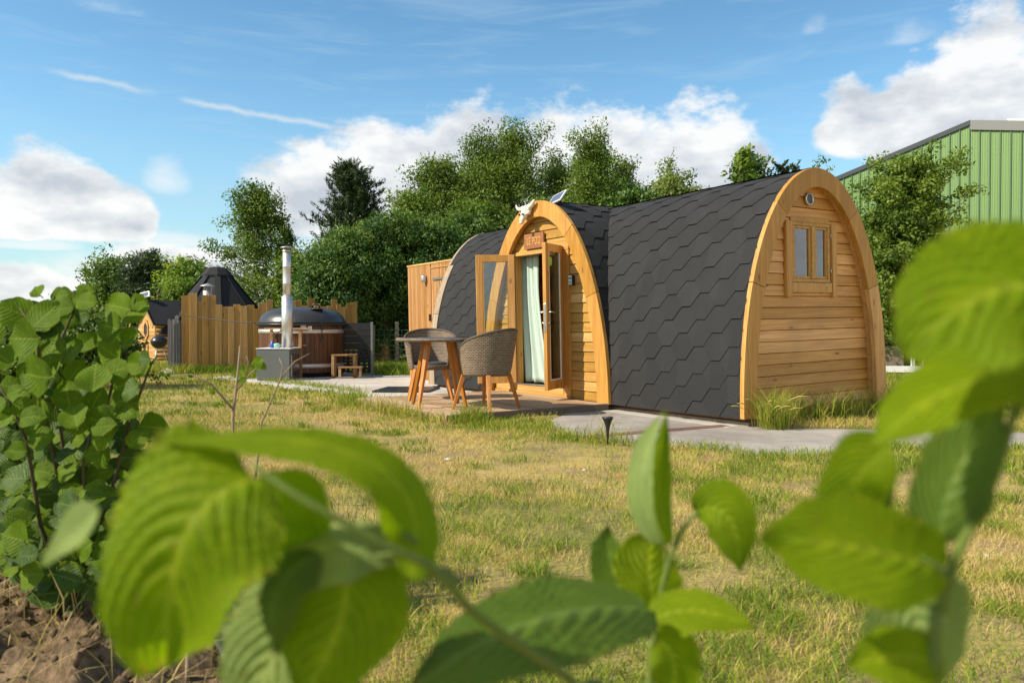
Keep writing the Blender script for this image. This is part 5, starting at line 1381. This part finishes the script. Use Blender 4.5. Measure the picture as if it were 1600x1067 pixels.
# the big tuft at the pod corner
cl = empty('grass_tuft', (2.34, 7.20, -.02)); n = 760
a = rg.uniform(0, 6.28, n); r = .13 * np.sqrt(rg.random(n)); X, Y = r * np.cos(a) + .08, r * np.sin(a) - .02
V, F, T = blades(X, Y, np.zeros(n), rg.uniform(.18, .52, n), rg.uniform(.003, .0055, n), np.clip(rg.normal(.60, .2, n), 0, 1), rg, .22, bend=.26)
mesh_np('blades', V, F, T, 'grassblade', cl)
m = MB()
for k in range(9):
    a = -2.7 + k * .28; L_ = rg.uniform(.4, .62); p = [(.02 * k - .12, -.05, 0)]
    for s_ in (.3, .6, .85, 1): p.append((p[0][0] + math.cos(a) * L_ * .62 * s_ ** 1.7, p[0][1] - .1 * s_ + math.sin(a) * L_ * .3 * s_ ** 1.7, L_ * (s_ - .42 * s_ ** 2.6)))
    m.t = rg.random() * .2; m.tube(p, [.0022, .002, .0018, .006, .003], 5)
m.build('seed_stalk', 'grassblade', cl)
tag(cl, 'tall green grass tuft with arching seed stalks at the pod corner', 'grass tuft')

# ------------------------------------------------------------------ soil bed, weed membrane, straw, pebbles
def soil():
    m, n = new_mat('crumbly soil'); co = objco(n)
    a = n.noise(co, 5, 6, .65); b = n.noise(co, 45, 6, .7); v = n.node('ShaderNodeTexVoronoi', {'Vector': co, 'Scale': 28.0}, 0)
    c = n.mix(n.smooth(b, .3, .75), (.10, .066, .036), (.27, .185, .105)); c = n.mix(n.m('MULTIPLY', n.smooth(a, .5, .7), .5), c, (.33, .24, .15))
    h = n.m('ADD', n.m('MULTIPLY', b, .8), v)
    MT['soil'] = finish(m, n, principled(n, c, .95, 0, bumpn(n, h, .8, .02), .1))
    xs = np.arange(-5.5, -.2, .022); ys = np.arange(.8, 6.2, .022); X, Y = np.meshgrid(xs, ys, indexing='ij')
    d = (fbm(X * 1.1, Y * 1.1, 31, 2) - .45) * .10 + np.abs(fbm(X * 5, Y * 5, 32, 3) - .5) * .26 + np.abs(fbm(X * 14, Y * 14, 33, 3) - .5) * .14 + (fbm(X * 40, Y * 40, 34, 2) - .5) * .02
    cx = -.95 - .62 * (Y - 2.2)                                             # right flank of the heap
    mound = .075 / (1 + np.exp((X - cx) / .10)); edge = 1 / (1 + np.exp((X - cx - .12) / .06))
    Z = ground_z(X, Y) - .03 + mound + d * edge
    ny = len(ys); i, j = np.meshgrid(np.arange(len(xs) - 1), np.arange(ny - 1), indexing='ij'); a_ = (i * ny + j).ravel()
    F = np.stack([a_, a_ + ny, a_ + ny + 1, a_ + 1], 1); ok = in_poly(X.ravel()[a_], Y.ravel()[a_], BED); F = F[ok]
    V = np.stack([X, Y, Z], -1).reshape(-1, 3); used = np.unique(F); mp = np.zeros(len(V), int); mp[used] = np.arange(len(used))
    tag(mesh_np('soil_bed', V[used], mp[F], np.full(len(F), .5), 'soil', None, True), kind='structure')
    return lambda x, y: Z[np.clip(((x + 5.5) / .022).round().astype(int), 0, Z.shape[0] - 1), np.clip(((y - .8) / .022).round().astype(int), 0, Z.shape[1] - 1)]
SOILZ = soil()
rg = np.random.default_rng(19); n = 2600
cx_ = rg.uniform(-3.0, -.75, n); cy_ = rg.uniform(1.3, 3.6, n); ok = (cx_ < -.98 - .62 * (cy_ - 2.2)) & in_poly(cx_, cy_, BED); cx_, cy_ = cx_[ok], cy_[ok]; n = len(cx_)
cz_ = SOILZ(cx_, cy_); cr = .004 + .022 * rg.random(n) ** 3.2
oc = np.array([[1, 0, 0], [0, 1, 0], [-1, 0, 0], [0, -1, 0], [0, 0, 1], [0, 0, -1]], float)
V = np.stack([cx_, cy_, cz_ + cr * .25], 1)[:, None, :] + oc[None] * cr[:, None, None] * rg.uniform(.5, 1.3, (n, 6, 1)) + rg.normal(0, .22, (n, 6, 3)) * cr[:, None, None]
of = np.array([[0, 1, 4], [1, 2, 4], [2, 3, 4], [3, 0, 4], [1, 0, 5], [2, 1, 5], [3, 2, 5], [0, 3, 5]])
F = (of[None] + (np.arange(n) * 6)[:, None, None]).reshape(-1, 3)
tag(mesh_np('soil_crumbs', V.reshape(-1, 3), F, np.full(len(F), .5), 'soil'), kind='stuff')
rg = np.random.default_rng(9)
def memb():
    m, n = new_mat('woven black membrane'); co = objco(n)
    br = n.node('ShaderNodeTexBrick', {'Vector': co, 'Color1': (.045, .047, .055, 1), 'Color2': (.065, .067, .075, 1), 'Mortar': (.02, .02, .022, 1), 'Scale': 1.0, 'Mortar Size': .0006, 'Brick Width': .006, 'Row Height': .003}, None)
    c = n.mix(n.m('MULTIPLY', n.smooth(n.noise(co, 8, 5, .6), .45, .7), .5), br.outputs[0], (.17, .14, .11))
    MT['membrane'] = finish(m, n, principled(n, c, .6, 0, bumpn(n, n.noise(co, 9, 4), .6, .02), .4))
memb()
W_ = MB()
def mf(a, b):
    y = 1.1 + 2.1 * a; cx = -.95 - .62 * (y - 2.2); x = cx + .08 + .34 * b
    return ((x, y, .035 + .03 * math.sin(a * 17 + b * 3) * .4 + .012 * math.sin(b * 9 + a * 30) + .03 * (1 - b)), (a, b))
W_.grid(mf, 60, 14); wm = W_.build('weed_membrane', 'membrane', None, solid=.002)
m = MB(); m.tube([(lambda q: (q[0], q[1], q[2] + .006))(mf(k / 12, .45)[0]) for k in range(13)], .0014, 4); MT['teal'] = plain('teal marker thread', (.03, .34, .28), .6, 0, .1, 8, .02); m.build('marker_thread', 'teal', wm)
tag(wm, 'strip of black woven weed membrane lying along the soil heap', 'membrane')
n = 1300; x = rg.uniform(-2.8, -.6, n); y = rg.uniform(1.4, 3.3, n); ok = in_poly(x, y, BED); x, y = x[ok], y[ok]; n = len(x)
V, F, T = blades(x, y, np.maximum(SOILZ(x, y), .03) + .012, rg.uniform(.05, .22, n), rg.uniform(.002, .0045, n), np.clip(rg.normal(.08, .08, n), 0, 1), rg, 1.35, bend=.15)
tag(mesh_np('straw', V, F, T, 'grassblade'), kind='stuff')
for k, (px, py, Y, r, lb) in enumerate(((1548, 870, 3.2, .011, 'pale pebble on bare soil at the right of the lawn'), (75, 1012, 2.28, .018, 'white stone on the brown soil below the hazel'), (700, 718, 5.55, .016, 'small pale pebble on the dry lawn left of the paving'), (912, 735, 5.1, .012, 'small light stone on the lawn below the garden light'))):
    p = spot(px, py, Y); stone('pebble', p.x, p.y, p.z + (.0 if px != 75 else .02), r, (1.3, 1, .7), 40 + k, lb, 'pebble')

# ------------------------------------------------------------------ hazel leaves and branches
def hazel_leaf(mb, base, ctrl, tip, width, nrm, nu=16, nv=8, fold=.10, wave=.05, ph=0.0, round_=.62, cup=0.0, skew=.82, pleat=.012, slant=2.9):
    base, ctrl, tip, nrm = Vector(base), Vector(ctrl), Vector(tip), Vector(nrm).normalized()
    Ln = (tip - base).length
    def f(a, b):
        u = .004 + .992 * a; v = b * 2 - 1
        p = base * (1 - u) ** 2 + ctrl * 2 * u * (1 - u) + tip * u * u; t = ((ctrl - base) * (1 - u) + (tip - ctrl) * u).normalized()
        s = nrm.cross(t).normalized(); n_ = t.cross(s)
        w_ = math.sin(math.pi * u ** skew) ** round_ * (1 + .07 * math.sin(u * 6.1 + ph * 2.3 + (1.9 if v > 0 else 0)) + .035 * math.sin(u * 14 + ph + (3 if v > 0 else 0))) * (1 - .5 * max(0, (u - .84) / .16) ** .8)
        w_ *= 1 + .085 * (((u * 17 + ph) % 1) - .5) + .07 * (((u * 27 + ph + (.4 if v > 0 else 0)) % 1) - .5)
        hw = w_ * width / 2
        z = fold * abs(v) * hw + wave * width * .7 * math.sin(u * 4.3 + v * 2.2 + ph * 1.7) + wave * width * math.sin(u * 9 + ph + (2 if v > 0 else 0)) * v * v * .5 - cup * width * v * v + pleat * width * math.sin((u * 8.5 - abs(v) ** 1.25 * slant) * 2 * math.pi) * (1 - abs(v) * .3) * min(1, abs(v) * 5) * (.7 + .6 * math.sin(u * 5 + ph * 3 + v))
        return (p + s * v * hw + n_ * z, (a, b))
    mb.grid(f, nu, nv)
def shrub():
    root = empty('hazel_shrub', (-1.35, 2.4, .1)); O = Vector((-1.35, 2.4, .1)); rg = random.Random(8)
    A, D = MB(), MB(); st = MB(); st2 = D
    stems = [[(105, 935, 2.4), (112, 800, 2.42), (88, 640, 2.42), (92, 540, 2.4), (118, 480, 2.4), (116, 455, 2.4)], [(110, 935, 2.4), (140, 800, 2.5), (170, 620, 2.5), (195, 520, 2.5), (212, 465, 2.5)],
             [(100, 935, 2.4), (60, 820, 2.3), (40, 690, 2.25), (20, 640, 2.2), (-10, 590, 2.2)], [(112, 935, 2.4), (165, 790, 2.3), (205, 650, 2.3), (235, 570, 2.3), (246, 555, 2.3)],
             [(104, 935, 2.4), (90, 760, 2.35), (62, 600, 2.3), (58, 520, 2.3), (30, 480, 2.3)], [(108, 935, 2.4), (130, 840, 2.3), (128, 720, 2.25), (150, 640, 2.25)], [(106, 935, 2.4), (40, 860, 2.3), (0, 800, 2.2)], [(110, 935, 2.4), (190, 830, 2.35), (225, 740, 2.3)]]
    for s in stems:
        P = [spot(*q) - O for q in s]; st.tube(P, [.0068 - .0048 * i / (len(P) - 1) for i in range(len(P))], 6)
    st.build('stem', 'stem', root)
    def put(mb, px, py, w, Y, ang, tilt=None):
        L = w / 1218.26 * Y * 1.06; wd = L * .92; c = spot(px, py, Y) - O
        tilt = tilt or (rg.uniform(-.55, .3), -1, rg.uniform(.0, .85)); n_ = Vector(tilt).normalized()
        d = Vector((math.cos(ang), 0, math.sin(ang))); d = (d - n_ * d.dot(n_)).normalized()
        b = c - d * L / 2; t = c + d * L / 2
        mb.t = rg.random(); hazel_leaf(mb, b, c + n_ * L * rg.uniform(.02, .14), t, wd, n_, 14, 8, rg.uniform(-.02, .22), .06, rg.uniform(0, 6))
        st2.tube([b, b - d * L * .13 + Vector((0, .01, -.004))], .0016, 4, False)  # stalks of all leaves share the inner leaf mesh
    big = [(24, 487, 52, 2.3, 2.9), (71, 493, 54, 2.28, 1.1), (38, 529, 58, 2.25, 3.3), (96, 464, 26, 2.4, 3.4), (127, 468, 34, 2.4, 1.3), (109, 496, 32, 2.42, 2.6), (185, 479, 48, 2.45, 2.7), (213, 488, 44, 2.5, 1.0), (218, 472, 28, 2.5, .2), (172, 511, 48, 2.42, 3.0),
           (203, 529, 36, 2.42, .5), (169, 548, 46, 2.4, 2.5), (83, 546, 48, 2.3, 1.8), (114, 551, 44, 2.32, 1.1), (56, 587, 66, 2.2, 2.9), (119, 579, 36, 2.35, 1.0), (147, 589, 52, 2.25, 1.5), (183, 579, 42, 2.3, .5), (221, 572, 36, 2.3, 1.7), (197, 602, 48, 2.3, .2), (61, 645, 50, 2.2, 2.6),
           (106, 617, 46, 2.25, 1.9), (116, 650, 44, 2.2, 2.2), (200, 645, 36, 2.25, -.6), (195, 626, 40, 2.28, .4), (154, 658, 46, 2.22, 2.8), (215, 685, 36, 2.25, .9), (150, 625, 40, 2.3, 1.1), (240, 668, 44, 2.35, .1), (30, 612, 40, 2.3, 3.0), (5, 560, 44, 2.3, 2.4), (-18, 520, 50, 2.3, 2.0), (90, 580, 40, 2.4, 2.0), (135, 535, 36, 2.45, .9), (60, 455, 24, 2.4, 2.2), (20, 842, 52, 2.1, 3.0)]
    for q in big: put(A, q[0], q[1], q[2] * 1.03, q[3], q[4] + rg.uniform(-.2, .2))
    for si, st_ in enumerate(stems + [[(108, 935, 2.45), (70, 840, 2.5), (40, 760, 2.5), (20, 700, 2.5)], [(108, 935, 2.5), (150, 850, 2.55), (190, 780, 2.55), (228, 720, 2.55)], [(108, 935, 2.5), (110, 820, 2.6), (100, 700, 2.6), (120, 600, 2.6)], [(108, 935, 2.2), (80, 900, 2.15), (30, 880, 2.1), (-5, 850, 2.1)], [(108, 940, 2.2), (130, 900, 2.15), (150, 860, 2.15), (160, 800, 2.15)]]):
        pts = [Vector(q) for q in st_]
        for k in range(20):
            f = (.10 + .88 * (k + rg.random() * .5) / 20) * (len(pts) - 1); a = int(f); q = pts[a].lerp(pts[min(a + 1, len(pts) - 1)], f - a)
            sd = 1 if k % 2 else -1; ang = (rg.uniform(-.55, .5)) if sd > 0 else math.pi - rg.uniform(-.55, .5)
            if q.x > 190 and sd > 0: continue
            if rg.random() < .12: continue
            w_ = rg.uniform(30, 50) * (1.12 - .3 * f / len(pts))
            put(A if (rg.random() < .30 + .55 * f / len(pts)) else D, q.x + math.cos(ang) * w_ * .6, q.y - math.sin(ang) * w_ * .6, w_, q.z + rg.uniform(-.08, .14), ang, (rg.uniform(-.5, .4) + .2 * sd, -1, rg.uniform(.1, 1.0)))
    for k in range(80):
        py = rg.uniform(660, 955); sp_ = 125 if py < 860 else 125 - (py - 860) * .6; px = 108 + rg.uniform(-1, 1) * sp_
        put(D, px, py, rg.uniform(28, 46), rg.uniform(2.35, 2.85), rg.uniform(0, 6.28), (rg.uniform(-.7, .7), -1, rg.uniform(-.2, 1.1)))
    A.build('leaves', 'hazel', root); D.build('inner_leaves_and_stalks', 'hazeldark', root)
    tag(root, 'young leafy hazel shrub growing from the soil heap at the left', 'shrub')
shrub()

def branch(name, label, origin, stems, leaves, thick=.0026):
    O = Vector(origin); root = empty(name, origin); tag(root, label, 'hazel branch')
    st = MB()
    for s, r in stems:
        P = [(spot(*q) if len(q) == 3 else Vector(q[:3])) - O for q in s]
        # smooth the path
        Q = []
        for i in range(len(P) - 1):
            p0, p1, p2, p3 = P[max(i - 1, 0)], P[i], P[i + 1], P[min(i + 2, len(P) - 1)]
            for k in range(5):
                t = k / 5; Q.append(.5 * ((2 * p1) + (p2 - p0) * t + (2 * p0 - 5 * p1 + 4 * p2 - p3) * t * t + (3 * p1 - p0 - 3 * p2 + p3) * t ** 3))
        Q.append(P[-1]); n = len(Q); st.tube(Q, [r * (.55 + .75 * i / (n - 1)) for i in range(n)], 8)
    st.build('stem', 'greenstem', root)
    for i, (mat, b, c, t, wpx, nrm, kw) in enumerate(leaves):
        mb = MB(); mb.t = .35 + .4 * ((i * .37) % 1); Y = c[2] if len(c) > 2 else b[2]
        hazel_leaf(mb, spot(*b) - O, spot(*c) - O, spot(*t) - O, wpx / 1218.26 * Y, nrm, 84, 30, ph=i * 1.7, pleat=.022, slant=4.6, **kw)
        mb.build('leaf', mat, root)
    return root
branch('hazel_branch', 'blurred close hazel branch arching at lower left with a large yellow green leaf', (-.10, .5, 0),
       [([(395, 728, .415), (455, 770, .41), (520, 808, .41), (600, 852, .415), (680, 893, .425), (735, 955, .44), (800, 1003, .465), (900, 1075, .50), (960, 1180, .5), (.10, .5, .25, 0), (.11, .5, 0, 0)], .0030),
        ([(655, 905, .445), (690, 895, .45), (710, 912, .455)], .0032), ([(600, 850, .44), (625, 835, .43), (650, 850, .43)], .0016), ([(560, 880, .45), (600, 868, .445), (640, 875, .445)], .0016)],
       [('hazelbig', (398, 748, .43), (262, 800, .40), (240, 1056, .415), 322, (-.25, -1, .35), dict(fold=.16, wave=.10, round_=.5, skew=.62)),
        ('hazelbig', (640, 912, .43), (720, 640, .43), (248, 690, .43), 108, (.22, -.42, .72), dict(fold=-.25, wave=.05, round_=.45)),
        ('hazelbig', (430, 735, .435), (450, 790, .45), (395, 880, .47), 170, (.3, -1, .15), dict(fold=.1, wave=.04)),
        ('hazelpale', (150, 790, .46), (120, 830, .46), (56, 886, .47), 66, (-.3, -.9, .5), dict(fold=.2, wave=.05)),
        ('hazelpale', (625, 872, .45), (520, 800, .45), (402, 945, .45), 130, (0, -.55, .8), dict(fold=-.2, wave=.05)),
        ('hazelcool', (500, 868, .44), (395, 905, .43), (425, 1030, .43), 96, (-.5, -.9, .5), dict(fold=.1, wave=.05, cup=.2)),
        ('hazelbig', (535, 878, .45), (560, 960, .44), (462, 1105, .44), 205, (.2, -1, .2), dict(fold=-.12, wave=.05, round_=.5)),
        ('hazelpale', (500, 915, .47), (440, 960, .47), (372, 1150, .47), 190, (-.2, -1, .25), dict(fold=.1, wave=.04, round_=.5))])
branch('hazel_branch', 'close hazel shoot at lower centre with an upright narrow leaf and a hanging one', (.11, .62, 0),
       [([(1092, 800, .64), (1068, 828, .64), (1050, 870, .64), (1034, 930, .64), (1024, 1000, .64), (1018, 1090, .64), (.115, .63, .3, 0), (.118, .62, 0, 0)], .0030), ([(1035, 835, .64), (1042, 880, .64), (1032, 940, .64)], .0018)],
       [('hazelpale', (1034, 850, .64), (972, 760, .64), (1038, 642, .66), 58, (-.9, -.75, .2), dict(fold=.3, wave=.05)),
        ('hazelbig', (1046, 852, .635), (1016, 740, .635), (1044, 640, .65), 46, (.7, -.8, .1), dict(fold=.2, wave=.03)),
        ('hazelbig', (1030, 965, .64), (1000, 900, .64), (1020, 830, .67), 120, (.3, -1, .2), dict(fold=.15, wave=.05)),
        ('hazelcool', (1000, 965, .66), (940, 900, .66), (952, 822, .66), 74, (-.5, -.9, .3), dict(fold=.2, wave=.05)),
        ('hazelbig', (1086, 800, .64), (1150, 770, .63), (1160, 896, .63), 96, (.25, -1, .35), dict(fold=.14, wave=.05, round_=.5)),
        ('hazelbig', (1012, 985, .63), (1060, 925, .62), (1182, 984, .61), 78, (.1, -.8, .6), dict(fold=-.2, wave=.05)),
        ('hazelcool', (1016, 948, .60), (860, 930, .54), (640, 1082, .46), 185, (-.1, -.55, .85), dict(fold=-.08, wave=.05, round_=.5)),
        ('hazelbig', (1022, 1000, .64), (1075, 1020, .64), (1050, 1120, .64), 90, (.3, -1, .1), dict(fold=.1, wave=.05))])
branch('hazel_branch', 'blurred close hazel stem at the right edge with broad leaves over the path', (.22, .4, 0),
       [([(1650, 470, .38), (1602, 560, .385), (1582, 660, .39), (1550, 760, .39), (1500, 865, .395), (1474, 960, .40), (1464, 1090, .40), (.215, .40, .3, 0), (.215, .4, 0, 0)], .0030), ([(1440, 872, .39), (1468, 888, .39), (1482, 915, .395)], .0018), ([(1640, 560, .37), (1605, 600, .38), (1590, 650, .39)], .0018)],
       [('hazelbig', (1735, 500, .345), (1560, 375, .34), (1412, 560, .34), 268, (-.25, -1, .5), dict(fold=-.06, wave=.05, round_=.42)),
        ('hazelbig', (1640, 575, .37), (1500, 560, .365), (1362, 702, .36), 132, (-.1, -.6, .8), dict(fold=-.1, wave=.05, round_=.5)),
        ('hazelbig', (1392, 700, .41), (1330, 730, .41), (1300, 822, .41), 118, (.15, -1, .2), dict(fold=.1, wave=.05, round_=.5)),
        ('hazelcool', (1385, 705, .415), (1400, 760, .42), (1370, 822, .42), 50, (.7, -.8, .2), dict(fold=.1, wave=.05)),
        ('hazelbig', (1480, 895, .39), (1370, 850, .385), (1188, 838, .38), 165, (.1, -.8, .25), dict(fold=.1, wave=.06, round_=.45)),
        ('hazelcool', (1470, 850, .40), (1470, 740, .395), (1572, 628, .39), 120, (-.3, -.9, .35), dict(fold=.15, wave=.05)),
        ('hazelpale', (1400, 900, .42), (1440, 960, .42), (1472, 1075, .42), 170, (-.1, -1, .2), dict(fold=.12, wave=.05, round_=.5)),
        ('hazelbig', (1480, 1050, .40), (1420, 1010, .40), (1325, 1046, .40), 100, (0, -.8, .6), dict(fold=.1, wave=.05)),
        ('hazelbig', (1600, 640, .385), (1620, 560, .38), (1680, 480, .38), 120, (-.4, -.9, .2), dict(fold=.1, wave=.05))])

# bare saplings standing in the bed
tw = empty('bare_sapling', (-.88, 2.45, 0)); O = Vector((-.88, 2.45, 0)); m = MB()
for s, r in (([(372, 990, 2.45), (366, 800, 2.45), (363, 655, 2.45), (370, 595, 2.45), (375, 540, 2.45)], .0062), ([(364, 640, 2.45), (330, 600, 2.42), (298, 585, 2.4), (262, 588, 2.4)], .004), ([(368, 612, 2.45), (390, 585, 2.45), (416, 562, 2.45)], .0032), ([(384, 590, 2.45), (388, 565, 2.45), (384, 556, 2.45)], .002),
             ([(372, 985, 2.45), (392, 800, 2.5), (408, 660, 2.5), (438, 592, 2.5), (442, 572, 2.5), (436, 560, 2.5)], .0042), ([(438, 592, 2.5), (460, 565, 2.5), (484, 552, 2.5)], .0026)):
    P = [spot(*q) - O for q in s]; m.tube(P, [r * (1 - .6 * i / (len(P) - 1)) for i in range(len(P))], 6)
m.build('twigs', 'twig', tw)
lf = MB()
for (px, py, w_, a) in ((395, 574, 24, .7), (402, 567, 18, -.6), (385, 592, 14, 3.5), (330, 606, 12, -1.2), (296, 590, 14, 1.2)):
    p = spot(px, py, 2.44) - O; L = w_ / 1218 * 2.44; d = Vector((math.cos(a), -.2, math.sin(a))); lf.t = .8; hazel_leaf(lf, p, p + d * L * .5 + Vector((0, -.004, 0)), p + d * L, L * .8, (.1, -1, .3), 10, 6)
lf.build('leaves', 'hazel', tw)
tag(tw, 'nearly bare twiggy sapling with a few tiny leaves beside the hazel', 'sapling')
m = MB(); p = spot(288, 1015, 2.0); m.tube([(p.x, p.y, -.03), (p.x + .003, p.y, p.z)], .006, 8)
tag(m.build('cane', 'twig'), 'short brown cane stuck in the black membrane', 'cane')
